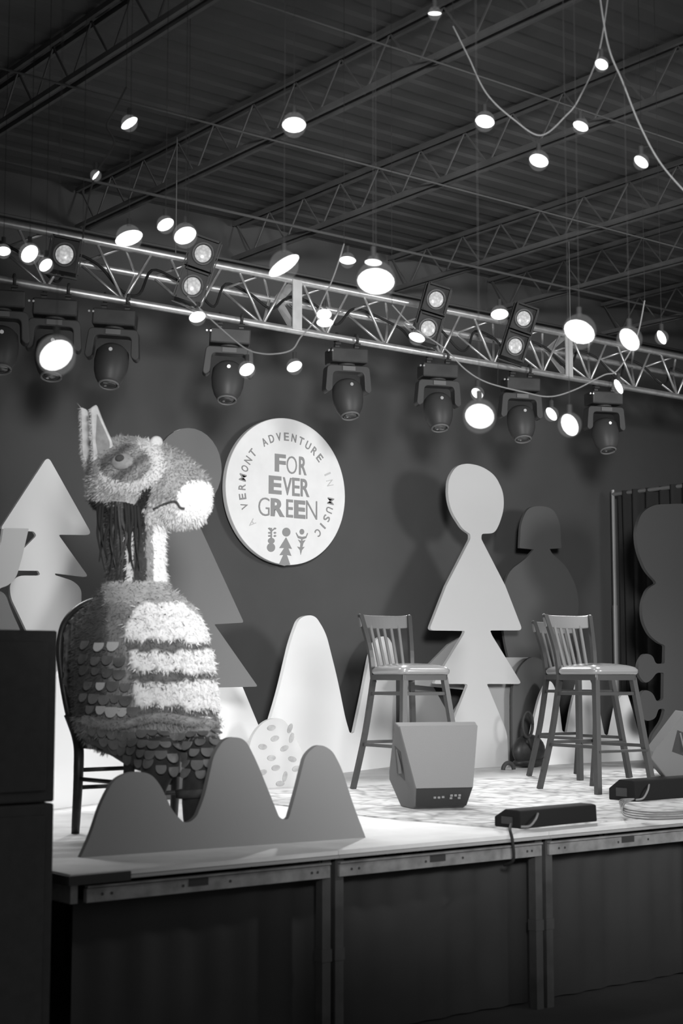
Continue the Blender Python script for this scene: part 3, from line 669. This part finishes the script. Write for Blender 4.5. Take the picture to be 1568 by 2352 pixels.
# ------------------------------------------------------------------ blinders
def make_blinder(cells):
    t = empty('blinder_light', (0, 0, 0)); H = .215
    for k in range(cells):
        z = -k * H
        bm = bmesh.new(); box(bm, (0, .05, z), (.165, .10, H - .012)); 
        for (dx, dz, sx, sz) in ((-.08, 0, .012, H - .01), (.08, 0, .012, H - .01), (0, H / 2 - .012, .16, .012), (0, -H / 2 + .012, .16, .012)): box(bm, (dx, -.012, z + dz), (sx, .035, sz))
        hs = obj('lamp_housing', bm, M['blhouse'], t)
        bm = bmesh.new(); tube(bm, [(.064 * math.cos(a), -.006, z + .068 * math.sin(a)) for a in [2 * PI * i / 28 for i in range(29)]], .007, 8); obj('lamp_ring', bm, M['wedges'], hs, smooth=True)
        bm = bmesh.new(); ellipsoid(bm, (0, -.004, z), (.052, .014, .056)); obj('lamp_lens', bm, M['blens'], hs, smooth=True)
    bm = bmesh.new()
    for s in (-.095, .095): box(bm, (s, .02, -H * (cells - 1) / 2), (.006, .03, H * cells * .95))
    box(bm, (0, .02, -H * (cells - .5) - .02), (.19, .03, .006)); box(bm, (0, .08, -H * (cells - .5) * .6), (.04, .06, .05)); obj('bracket', bm, M['black'], t)
    return t
b1 = make_blinder(1); b2 = make_blinder(2)
for i, (px, py, src, lean, lb) in enumerate(((148, 585, b1, 9, 'single-lamp blinder light with a dim lens at the left of the truss'), (466, 583, b2, 17, 'two-lamp blinder light on the truss left of the first white plate'), (1001, 688, b2, 15, 'two-lamp blinder light on the truss above and left of the tall tree head'), (1202, 732, b2, 17, 'two-lamp blinder light on the truss left of the big bulb and second white plate'))):
    Yb = TY - .17; p = PY(px, py, Yb)
    t = src if i < 2 else copy_tree(src)
    t.location = p; t.rotation_euler = (math.radians(4), math.radians(lean), math.radians(-28)); tag(t, lb, 'stage light', 'blinder lights on the truss')
# ------------------------------------------------------------------ festoon strings
def bulb(parent, p, r, fr, tilt=0, org=Vector()):
    """globe bulb hanging at p: r globe radius, fr glowing core (half sizes)"""
    p = p - org
    bm = bmesh.new(); ellipsoid(bm, p, (r, r, r * 1.05), 20, 12); g = obj('bulb', bm, M['globe'], parent, smooth=True)
    bm = bmesh.new(); R = Matrix.Rotation(-PI / 2 + AZ, 3, 'Z') @ Matrix.Rotation(tilt, 3, 'Y')
    ellipsoid(bm, p, (fr[0], fr[1], fr[1]), 16, 10, R); obj('filament', bm, M['glow'], g, smooth=True)
    bm = bmesh.new(); cyl(bm, p + Vector((0, 0, r * .9)), p + Vector((0, 0, r * .9 + .035)), .010, 12); obj('socket', bm, M['cable'], g)
def string(label, D, bulbs, cord=None, mcord='cable', up=1.0):
    """bulbs: (px, py, halfw px, halfh px, tilt deg[, D]) ; cord: list of px,py[,D]; every string hangs from the joists on thin wires"""
    first = PD(bulbs[0][0], bulbs[0][1], D)
    t = empty('string_light', first); tag(t, label, 'string lights', 'festoon bulb strings')
    for b in bulbs:
        d = b[5] if len(b) > 5 else D; s = d / F; p = PD(b[0], b[1], d)
        bulb(t, p, max(.024, (.45 * max(b[2], b[3]) + .55 * min(b[2], b[3])) * s * 1.3), (b[2] * s, b[3] * s), math.radians(b[4]), first)
    if cord:
        pts = [PD(c[0], c[1], c[2] if len(c) > 2 else D) - first for c in cord]; cc = catmull(pts, 10)
        bm = bmesh.new(); tube(bm, cc, .0036, 6); obj('cord', bm, M[mcord], t, smooth=True)
    for b in bulbs:
        d = b[5] if len(b) > 5 else D; p = PD(b[0], b[1], d) - first; rr = max(.024, (.45 * max(b[2], b[3]) + .55 * min(b[2], b[3])) * d / F * 1.3); a = p + Vector((0, 0, rr * .9 + .03))
        if cord: e = min(cc, key=lambda q: Vector((q.x - a.x, q.y - a.y)).length * 2 + abs(q.z - a.z))
        else: e = Vector((a.x, a.y, 4.97 - first.z))
        if (e - a).length > .01:
            bm = bmesh.new(); tube(bm, [a, e], .0011, 6); obj('drop_wire', bm, M['cable'], t)
    if cord:
        for e in ([cc[0], cc[-1]] if up else [cc[0]]):
            if e.z + first.z < 4.9:
                bm = bmesh.new(); tube(bm, [e, Vector((e.x, e.y, 4.97 - first.z))], .0011, 6); obj('hanging_wire', bm, M['cable'], t)
    return t
string('festoon string sagging in a V under the ceiling at the upper right', 6.4, [(1113, 279, 22, 14, 12), (1237, 369, 22, 14, 18), (1333, 290, 18, 10, 25)],
       [(1040, 60, 6.4), (1075, 130, 6.4), (1117, 215, 6.4), (1180, 275, 6.4), (1242, 311, 6.4), (1300, 265, 6.4), (1330, 225, 6.4), (1375, 120, 6.4), (1400, -40, 6.4)], 'cablelight')
string('festoon string running down the right edge under the ceiling', 6.0, [(1381, 148, 15, 11, 30), (1472, 372, 18, 10, 40)],
       [(1370, -60), (1395, 100), (1430, 190), (1470, 290), (1520, 380), (1600, 470)], 'cablelight')
string('single festoon bulb by the top edge, dimly lit', 5.6, [(998, 31, 15, 4, 0)])
string('bright festoon bulb hanging alone at the upper middle', 6.2, [(675, 287, 27, 17, 0)])
string('festoon string with two small bulbs at the upper left', 6.6, [(297, 283, 21, 9, -35), (220, 403, 12, 3, -55)],
       [(290, 200), (262, 255), (245, 290), (262, 330), (225, 390), (205, 450), (190, 548)])
string('festoon bulbs at the left end of the truss', 6.8, [(68, 583, 22, 16, -50), (105, 609, 17, 11, -45), (8, 577, 16, 10, 0)])
string('three bright festoon bulbs above and beside the left blinder lights', 6.5, [(296, 547, 32, 16, -18), (380, 516, 20, 12, -30), (425, 541, 26, 18, -25)])
string('close festoon bulb glowing large below the left of the truss', 4.6, [(129, 816, 40, 30, -38)])
string('elongated bright bulb above the first white truss plate', 5.6, [(652, 610, 40, 14, -35)])
string('festoon bulbs clustered tightly over the truss with one very large glow', 5.4, [(863, 646, 42, 29, 4), (857, 603, 19, 7, 4)])
string('festoon string looping across the truss between the white plate and the sign', 7.2, [(798, 598, 19, 9, 4), (744, 722, 17, 12, 0), (746, 741, 19, 10, 0), (676, 842, 18, 11, -25), (567, 849, 18, 13, -30), (453, 728, 19, 12, -15)],
       [(790, 560), (778, 600), (762, 645), (740, 692), (718, 742), (690, 775), (672, 802), (640, 812), (600, 812), (560, 798), (500, 748), (455, 705), (430, 680)], 'cablelight')
string('festoon string dipping below the truss above the dark figure', 7.4, [(957, 775, 19, 10, 20), (1096, 904, 15, 10, 40), (1266, 951, 17, 9, 55), (1420, 888, 18, 7, 65), (1147, 722, 20, 12, -5)],
       [(900, 700), (950, 752), (1020, 800), (1070, 850), (1120, 879), (1200, 900), (1262, 911), (1320, 895), (1385, 862), (1418, 850), (1460, 780), (1480, 690)], 'cablelight')
string('large close bulb glowing below the truss above the tall light tree', 4.8, [(1101, 956, 32, 27, 10)])
string('bright bulb low beside the smaller one above the bell-headed figure', 5.6, [(1308, 976, 26, 17, 65)])
string('two large bright bulbs over the right half of the truss', 5.6, [(1330, 762, 36, 25, 25), (1445, 780, 28, 18, 55)])
string('small slanted bulb at the right end of the truss', 7.2, [(1519, 775, 17, 8, 65)])
# ------------------------------------------------------------------ bentwood chair under the creature
CX, CY = 3.72, 6.16
chair = empty('bentwood_chair', (CX, CY, Z0)); tag(chair, 'dark chair with a tall arched ribbed back under the costumed creature', 'chair')
def CL(px, py, Y=6.40): p = PY(px, py, Y); return Vector((p.x - CX, p.y - CY, p.z - Z0))
stile = [Vector((-.265, .215, 0)), Vector((-.262, .20, .30)), CL(178, 1700), CL(158, 1640, 6.41), CL(143, 1560, 6.43), CL(137, 1490, 6.44), CL(148, 1432, 6.45), CL(185, 1393, 6.46), CL(240, 1372, 6.47)]
for s in (1, -1):
    pts = [Vector((p.x * s, p.y, p.z)) for p in stile[:8]]
    bm = bmesh.new(); tube(bm, catmull(pts[:4], 6), [.019 + .005 * min(1, i / 6) for i in range(19)], 12); obj('leg', bm, M['chairm'], chair, smooth=True)
    bm = bmesh.new(); bar(bm, (s * .24, -.22, 0), (s * .235, -.21, .40), .036, .036, Vector((0, 1, 0))); obj('leg', bm, M['chairm'], chair)
arch = [Vector((p.x, p.y, p.z)) for p in stile[2:]]; top = Vector((0, arch[-1].y + .02, arch[-1].z + .015)); full = arch + [top] + [Vector((-p.x, p.y, p.z)) for p in reversed(arch)]
fa = catmull(full, 6)
bm = bmesh.new(); tube(bm, fa, .016, 10); obj('back_hoop', bm, M['chairm'], chair, smooth=True)
# ribbed back panel: vertical cords bowed backwards
bm = bmesh.new(); nx = 90; cols = []
def hoop_top(x):
    best = None
    for a, b in zip(fa[:-1], fa[1:]):
        if (a.x - x) * (b.x - x) <= 0 and abs(a.x - b.x) > 1e-5:
            t = (x - a.x) / (b.x - a.x); z = a.z + (b.z - a.z) * t
            if best is None or z > best: best = z
    return best if best is not None else .6
xm = max(abs(p.x) for p in fa) - .004
for i in range(nx + 1):
    x = -xm + 2 * xm * i / nx; zt = hoop_top(x) - .006; zb = .42 + (0 if abs(x) < .25 else (abs(x) - .25) * 4.0); c = []
    for k in range(9):
        z = zb + (zt - zb) * k / 8; c.append(bm.verts.new((x, .25 + .05 * (1 - (x / xm) ** 2) + .007 * (1 if i % 4 < 2 else -1), z)))
    cols.append(c)
for i in range(nx):
    for k in range(8): bm.faces.new((cols[i][k], cols[i + 1][k], cols[i + 1][k + 1], cols[i][k + 1]))
o = obj('backrest', bm, M['wicker'], chair, smooth=True); o.modifiers.new('thick', 'SOLIDIFY').thickness = .012
bm = bmesh.new(); ft = fillet([(-.27, -.25, .06), (.27, -.25, .06), (.26, .23, .06), (-.26, .23, .06)]); f = bm.faces.new([bm.verts.new((p.x, p.y, .39)) for p in ft]); r_ = bmesh.ops.extrude_face_region(bm, geom=[f])
for v in r_['geom']:
    if isinstance(v, bmesh.types.BMVert): v.co.z += .04
obj('seat', bm, M['chairm'], chair)
for (a, b) in (((-.26, .2, .29), (.26, .2, .29)), ((-.263, .205, .21), (.263, .205, .21)), ((-.262, .2, .25), (-.24, -.21, .25)), ((.262, .2, .25), (.24, -.21, .25)), ((-.24, -.215, .2), (.24, -.215, .2))):
    bm = bmesh.new(); cyl(bm, a, b, .010, 10); obj('stretcher', bm, M['chairm'], chair, smooth=True)

# ------------------------------------------------------------------ costumed creature
FH = Vector((math.cos(AZ), math.sin(AZ), 0)); DH = 7.08; U0 = -.875
root_p = CAM + FH * DH + RT * U0; root_p.z = DK
cr = empty('creature_costume', root_p, AZ - PI / 2)
tag(cr, 'furry long-snouted creature costume with pointed ears and white striped belly, sitting on a chair', 'creature')
def L(px, py, v=0.0):
    r = ray(px, py); t = (DH + v) / r.dot(FH); p = CAM + r * t; return Vector((p.dot(RT) - U0, v, p.z - DK))
def pj(p):
    q = Vector((0, 0, DK - CAM.z)) + FH * (DH + p.y) + RT * (p.x + U0) + Vector((0, 0, p.z)); d = q.dot(FW); return 784 + F * q.dot(RT) / d, 1176 - F * q.dot(UP) / d
S = 1 / 496
def loft(bm, secs, n=28):
    rings = [[bm.verts.new(c + a * math.cos(2 * PI * k / n) + b * math.sin(2 * PI * k / n)) for k in range(n)] for c, a, b in secs]
    for i in range(len(rings) - 1):
        for k in range(n): bm.faces.new((rings[i][k], rings[i][(k + 1) % n], rings[i + 1][(k + 1) % n], rings[i + 1][k]))
    bm.faces.new(rings[0][::-1]); bm.faces.new(rings[-1])
def limb(bm, pts, rs):
    P_ = catmull(pts, 6); n = len(P_); R_ = []
    for i in range(n):
        f = i / (n - 1) * (len(rs) - 1); k = min(int(f), len(rs) - 2); R_.append(rs[k] + (rs[k + 1] - rs[k]) * (f - k))
    tube(bm, P_, R_, 16)
    for e, r_ in ((P_[0], R_[0]), (P_[-1], R_[-1])): ellipsoid(bm, e, (r_, r_, r_), 16, 10)
bm = bmesh.new(); UX, VX, WX = Vector((1, 0, 0)), Vector((0, 1, 0)), Vector((0, 0, 1))
tors = [(1332, 318, 55, .10), (1352, 316, 78, .14), (1378, 318, 105, .18), (1410, 322, 125, .21), (1450, 324, 142, .235), (1500, 326, 152, .245), (1560, 328, 158, .25), (1620, 332, 160, .25), (1665, 334, 158, .24), (1700, 336, 140, .21), (1722, 338, 100, .15)]
loft(bm, [(L(cx, py, .0 - .0002 * (py - 1330)), UX * hw * S, VX * hd) for py, cx, hw, hd in tors], 36)
loft(bm, [(L(cx, py, v), UX * hw * S, VX * hd) for py, cx, hw, hd, v in [(1385, 318, 80, .15, 0), (1340, 314, 72, .125, 0), (1290, 312, 68, .115, -.01), (1240, 312, 69, .115, -.015), (1200, 314, 74, .125, -.02), (1150, 316, 70, .12, -.02)]])
loft(bm, [(L(px, cy, v), WX * ry * S, VX * rd) for px, cy, ry, rd, v in
   [(203, 1108, 22, .04, .05), (212, 1104, 52, .10, .045), (235, 1096, 78, .15, .035), (270, 1092, 84, .175, .02), (310, 1096, 88, .18, .0), (350, 1106, 92, .175, -.02), (385, 1117, 92, .165, -.045), (420, 1128, 85, .15, -.07), (452, 1137, 68, .125, -.09), (474, 1142, 48, .09, -.105), (487, 1143, 22, .045, -.11)]])
limb(bm, [L(280, 1672, -.05), L(330, 1712, -.20), L(372, 1742, -.30), L(352, 1800, -.31), L(346, 1880, -.31)], [.135, .115, .085, .065, .05])
limb(bm, [L(390, 1670, -.02), L(440, 1702, -.16), L(470, 1730, -.26), L(452, 1800, -.30), L(446, 1880, -.31)], [.12, .105, .085, .066, .052])
limb(bm, [L(205, 1440, .02), L(190, 1520, -.05), L(215, 1600, -.12), L(250, 1640, -.18)], [.06, .055, .05, .045])
for px in (346, 446):
    p = L(px, 1880, -.31); ellipsoid(bm, (p.x + .03, p.y - .03, .045), (.085, .07, .045))
tmp = obj('body', bm, M['front'], None); md = tmp.modifiers.new('r', 'REMESH'); md.mode = 'VOXEL'; md.voxel_size = .011
ms = tmp.modifiers.new('s', 'SMOOTH'); ms.iterations = 10; ms.factor = .5
dg = bpy.context.evaluated_depsgraph_get(); me = bpy.data.meshes.new_from_object(tmp.evaluated_get(dg)); bpy.data.objects.remove(tmp); me.name = 'body'
def ss(a, b, x): t = max(0, min(1, (x - a) / (b - a))); return t * t * (3 - 2 * t)
def ell(px, py, cx, cy, rx, ry): return math.hypot((px - cx) / rx, (py - cy) / ry)
def belly(px, py):
    """0 none, 1 white band, 2 dark stripe"""
    if py < 1384 or py > 1655: return 0
    left = 292 + (py - 1480) * .14 if py > 1480 else 286 + max(0, 1440 - py) * .55
    if px < left: return 0
    top = 1384 + max(0, (330 - px)) * .6 + max(0, (px - 420)) * .75
    if py < top: return 0
    wob = 4 * math.sin(px * .11) + .03 * (400 - px)
    for c, h in ((1484, 13), (1554, 13), (1638, 15)):
        if abs(py + wob * .6 - c) < h * (1.1 if px < 420 else .55): return 2
    if py > 1650: return 0
    return 1
def region(px, py, p):
    nz = noise.noise(p * 14) * .5 + noise.noise(p * 40) * .5
    mul = 1 + .45 * nz
    leg = py > 1690 and (p.y < -.1 or p.z < .38)
    if leg: return .045 * mul, 'leg'
    if py > 1335:
        b = belly(px, py)
        if b == 1: return .86, 'belly'
        if b == 2: return .16 * mul, 'band'
        if py > 1640: return .30 * mul, 'body'
        if py < 1385 and px > 240:
            return (.55 if ell(px, py, 268, 1338, 16, 12) < 1 else .42) * mul, 'body'
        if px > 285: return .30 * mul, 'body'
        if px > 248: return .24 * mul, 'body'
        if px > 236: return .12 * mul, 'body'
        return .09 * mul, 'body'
    if py > 1205:
        if px > 352: return .85, 'neck'
        if px > 336: return .30 * mul, 'neck'
        if px > 304: return .055 * mul, 'neck'
        if px > 289: return .70, 'neck'
        return (.05 if int(px / 5) % 2 else .11) * mul, 'neck'
    # head
    xs = 342 - (py - 1118) * .45 if py < 1165 else 320
    if py > 1118 and abs(px - xs) < 11: return .03, 'head'
    d = ell(px, py, 288, 1062, 62, 46)
    if ell(px, py, 455, 1148, 50, 46) < 1 and px > 404: return .88, 'muzzle'
    if d < .95: return (.25 + .12 * math.sin(px * .09 + py * .12)) * mul, 'head'
    if d < 1.5 and (px > 318 or py > 1085) and px < 380: return .68 * (1 + .2 * nz), 'head'
    if px > 342 and py > 1150: return (.66 + .0012 * (px - 342)) * mul, 'head'
    if px < 335 and py > 1098 + (px - 210) * .18:
        if py < 1142 + (px - 210) * .28: return .52 * mul, 'head'
        return .035 * mul, 'head'
    return .36 * mul, 'head'
def fabric(name):
    m = bpy.data.materials.new(name); m.use_nodes = True; nt = m.node_tree; b = nt.nodes['Principled BSDF']; b.inputs['Roughness'].default_value = .9; b.inputs['Specular IOR Level'].default_value = .15
    a = nt.nodes.new('ShaderNodeVertexColor'); a.layer_name = 'dye'; nt.links.new(a.outputs[0], b.inputs['Base Color'])
    b.inputs['Sheen Weight'].default_value = .15; return m
M['fabric'] = fabric('dyed_costume_fabric')
# puff the white bands out between the stripes
for v in me.vertices:
    px, py = pj(v.co)
    if v.normal.y < .3 and py > 1335:
        b = belly(px, py)
        if b == 1: v.co += v.normal * .022
    if py < 1130 and v.normal.y < 0:
        d = ell(px, py, 288, 1062, 62, 46)
        if .9 < d < 1.4: v.co += v.normal * .018 * (1 - abs(d - 1.15) / .25)
me.update()
cols_ = []; kinds = []
at_ = me.color_attributes.new('dye', 'FLOAT_COLOR', 'POINT')
for i, v in enumerate(me.vertices):
    px, py = pj(v.co); c, k = region(px, py, v.co); cols_.append(c); kinds.append(k); at_.data[i].color = (c, c, c, 1)
for p in me.polygons: p.use_smooth = True
me.materials.clear(); me.materials.append(M['fabric'])
body = link(bpy.data.objects.new('body', me)); body.parent = cr
bvh = BVHTree.FromPolygons([v.co.copy() for v in me.vertices], [list(p.vertices) for p in me.polygons])
fur = {}
conf = dict(head=(3.2, .026, .5), muzzle=(2.6, .014, .6), neck=(2.2, .024, .2), belly=(3.2, .026, .45), band=(3, .024, .4), body=(2.6, .028, .5), leg=(.8, .012, .3))
for p in me.polygons:
    c, k = cols_[p.vertices[0]], kinds[p.vertices[0]]; dens, ln, nw = conf[k]
    if k == 'body' and c < .02: dens, ln = 1.0, .018
    cnt = int(dens * .33) + (random.random() < (dens * .33) % 1)
    cnt = int(dens) if random.random() < .55 else int(dens) - 1
    vs = [me.vertices[i].co for i in p.vertices]
    for _ in range(max(0, cnt)):
        a, b = random.random(), random.random(); q = vs[0].lerp(vs[1], a).lerp(vs[3 % len(vs)].lerp(vs[2], a), b)
        d = (p.normal * nw + Vector((random.gauss(0, .28), random.gauss(0, .28), random.gauss(-.55, .25)))).normalized() * ln * random.uniform(.6, 1.35)
        sd = d.cross(p.normal); sd = (sd if sd.length > 1e-6 else Vector((1, 0, 0))).normalized() * random.uniform(.0018, .0034)
        fur.setdefault(k, []).append((q - p.normal * .003, d, sd, c * random.uniform(.82, 1.15)))
nm = dict(head='head_fur', muzzle='muzzle_fur', neck='neck_fur', belly='belly_fur', band='belly_stripe_fur', body='body_fur', leg='leg_fur')
for k, lst in fur.items():
    vv, ff, cc = [], [], []
    for q, d, sd, c in lst:
        i = len(vv); vv += [q - sd, q + sd, q + d * .6 + sd * .6, q + d, q + d * .6 - sd * .6]; ff += [(i, i + 1, i + 2, i + 4), (i + 4, i + 2, i + 3)]; cc += [c] * 5
    fm = bpy.data.meshes.new(nm[k]); fm.from_pydata([tuple(x) for x in vv], [], ff); fa_ = fm.color_attributes.new('dye', 'FLOAT_COLOR', 'POINT')
    flat = []
    for c in cc: c = min(1, c); flat += [c, c, c, 1]
    fa_.data.foreach_set('color', flat); fm.materials.append(M['fabric'])
    o = link(bpy.data.objects.new(nm[k], fm)); o.parent = cr; o['kind'] = 'stuff'
    if k == 'belly': o['label'] = 'fluffy white belly bands'
M['felt'] = mat('grey_felt', .30, .95, var=.2, scale=30); M['feltd'] = mat('dark_felt', .075, .95, var=.3, scale=25); M['feltl'] = mat('pale_felt', .62, .9, var=.15, scale=30); M['yarn'] = mat('dark_yarn', .03, .9); M['petal'] = mat('grey_petal_felt', .15, .9, var=.5, scale=6); M['petall'] = mat('shiny_pale_petal', .5, .5)
def ear(pts, lin, v, ang):
    c0_ = L(pts[0][0], pts[0][1], v); bm = bmesh.new(); pp = [L(p.x, p.y, v) for p in fillet(pts)]
    slab(bm, [(p.x, p.z) for p in pp], v - .012, v + .012)
    e = obj('ear', bm, M['feltl'], cr); bevel(e, .006)
    if lin:
        bm = bmesh.new(); pp = [L(p.x, p.y, v - .014) for p in fillet(lin)]; slab(bm, [(p.x, p.z) for p in pp], v - .018, v - .010); obj('ear_lining', bm, M['feltd' if False else 'felt'], e)
    # fuzzy fringe along the left border
    bm = bmesh.new()
    for i in range(260):
        t = random.random(); a, b = pts[-1], pts[0]
        if random.random() < .3: a, b = pts[-2], pts[-1]
        q = L(a[0] + (b[0] - a[0]) * t, a[1] + (b[1] - a[1]) * t, v + random.uniform(-.012, .012)); d = Vector((-random.uniform(.004, .02), random.gauss(0, .008), random.gauss(-.012, .01)))
        x = bm.verts.new(q + Vector((0, 0, .002))); y = bm.verts.new(q - Vector((0, 0, .002))); z = bm.verts.new(q + d); bm.faces.new((x, y, z))
    o = obj('ear_fringe', bm, M['feltl'], e); o['kind'] = 'stuff'
ear([(208, 938, 4), (222, 929, 6), (240, 975, 10), (259, 1016, 8), (262, 1055, 10), (240, 1096, 8), (216, 1090, 8)], [(223, 950, 3), (252, 1014, 8), (250, 1050, 8), (228, 1062, 6), (220, 1010, 4)], -.09, 0)
ear([(187, 936, 3), (201, 942, 5), (208, 1000, 8), (218, 1090, 8), (203, 1088, 8), (190, 1040, 8)], None, .07, 0)
bm = bmesh.new(); ellipsoid(bm, L(359, 1016, -.07), (.030, .028, .030)); obj('brow_knob', bm, M['feltl'], cr, smooth=True)
def hit(px, py):
    a, b = L(px, py, -1.0), L(px, py, 1.0); h = bvh.ray_cast(a, (b - a).normalized()); return (h[0], h[1]) if h[0] is not None else (None, None)
q, n_ = hit(281, 1060)
if q:
    R = n_.to_track_quat('Z', 'Y').to_matrix()
    bm = bmesh.new(); ellipsoid(bm, q, (.055, .042, .018), rot=R); ey = obj('eye_patch', bm, M['felt'], cr, smooth=True)
    bm = bmesh.new(); ellipsoid(bm, q + n_ * .014 + Vector((-.008, 0, .01)), (.022, .018, .012), rot=R); obj('pupil', bm, M['feltd'], ey, smooth=True)
# mouth line
bm = bmesh.new(); pts = []
for (px, py) in ((356, 1165), (380, 1155), (405, 1150), (415, 1162), (425, 1165)):
    q, n_ = hit(px, py)
    if q: pts.append(q + n_ * .016)
if len(pts) > 2: tube(bm, catmull(pts, 5), .0045, 6)
obj('mouth_seam', bm, M['feltd'], cr, smooth=True)
# hanging dark yarn and straps from the head round the neck
for i in range(16):
    a = i / 15; x0 = 212 + a * 105; bm = bmesh.new()
    q, n_ = hit(x0, 1165 - 12 * math.sin(a * 3)); 
    if q is None: continue
    q2, n2 = hit(max(246, x0 + 14 - 10 * a), 1235); q3, n3 = hit(max(250, x0 + 22 - 18 * a), 1310)
    p2 = (q2 + n2 * .03) if q2 else q + Vector((.02, 0, -.13)); p3 = (q3 + n3 * .03) if q3 else p2 + Vector((0, 0, -.12))
    jx = lambda k_: Vector((random.gauss(0, k_), random.gauss(0, k_ * .5), 0)); p3 = p3 + Vector((0, 0, random.uniform(-.02, .05))); rr_ = random.uniform(.005, .010); tube(bm, catmull([q + n_ * .01, q.lerp(p2, .5) + Vector((0, -.01, 0)) + jx(.008), p2 + jx(.014), p3 + jx(.02)], 5), [rr_] * 10 + [rr_ * .8, rr_ * .7, rr_ * .6, rr_ * .5, rr_ * .4, rr_ * .2], 6); obj('yarn_strand', bm, M['yarn' if random.random() < .6 else 'feltd'], cr, smooth=True)
# petal scales
def petal(bm, q, n_, r, down=Vector((0, 0, -1))):
    t = (down - n_ * down.dot(n_)).normalized(); s = t.cross(n_); base = q + n_ * .006; N = 9
    f, b = [], []
    for i in range(N + 1):
        a = -PI * .62 + PI * 1.24 * i / N; x = math.sin(a) * r; y = math.cos(a) * r * 1.15; lift = .004 + .28 * max(0, y + r * .3)
        p = base + s * x + t * (y + r * .2) + n_ * lift; f.append(bm.verts.new(p)); b.append(bm.verts.new(p + n_ * .004))
    bm.faces.new(f); bm.faces.new(b[::-1])
    for i in range(N + 1): j = (i + 1) % (N + 1); bm.faces.new((f[i], b[i], b[j], f[j]))
random.seed(3)
pet = []
for row, (ya, yb, x0, x1, n) in enumerate([(1478, 1482, 200, 262, 3), (1508, 1514, 190, 270, 4), (1536, 1542, 198, 276, 4), (1566, 1572, 200, 282, 4), (1596, 1600, 196, 290, 5), (1622, 1628, 205, 300, 5),
     (1672, 1690, 215, 395, 9), (1692, 1712, 235, 395, 8), (1712, 1736, 262, 392, 7), (1735, 1762, 290, 388, 5), (1690, 1680, 420, 512, 5), (1708, 1700, 428, 508, 4), (1730, 1722, 425, 500, 4), (1752, 1746, 428, 492, 4), (1772, 1768, 432, 488, 3)]):
    for i in range(n):
        f = (i + .5 * (row % 2) * .5) / max(1, n - 1); px = x0 + (x1 - x0) * f; py = ya + (yb - ya) * f + random.uniform(-3, 3); q, n_ = hit(px, py)
        if q is None: continue
        bm = bmesh.new(); petal(bm, q, n_, .026 * random.uniform(.85, 1.15)); pale = row < 6 and random.random() < .3
        obj('scale_petal', bm, M['petall' if pale else 'petal'], cr)
# fuzzy waist roll
bm = bmesh.new(); pts = []
for px in range(196, 516, 16):
    q, n_ = hit(min(max(px, 180), 486), 1656 + 8 * math.sin(px * .03)); 
    if q: pts.append(q + n_ * .008 + Vector((max(0, px - 486) * S, 0, 0)))
tube(bm, catmull(pts, 4), .024, 10); o = obj('waist_roll', bm, M['felt'], cr, smooth=True)
bm = bmesh.new(); pc = catmull(pts, 4)
for i in range(1500):
    q = random.choice(pc); n_ = Vector((random.gauss(0, 1), random.gauss(-.6, 1), random.gauss(0, 1))).normalized(); a = q + n_ * .02; d = (n_ + Vector((random.gauss(0, .5), 0, random.gauss(-.4, .5)))).normalized() * random.uniform(.015, .035); s = d.cross(n_ + Vector((.1, .2, .3))).normalized() * .0025
    bm.faces.new((bm.verts.new(a - s), bm.verts.new(a + s), bm.verts.new(a + d)))
o2 = obj('roll_fringe', bm, M['felt'], o); o2['kind'] = 'stuff'
# trouser hems
for pts in ([L(446, 1812, -.30), L(447, 1830, -.30)],):
    bm = bmesh.new(); tube(bm, pts, [.085, .082], 20); obj('leg_cuff', bm, M['feltd'], cr, smooth=True)
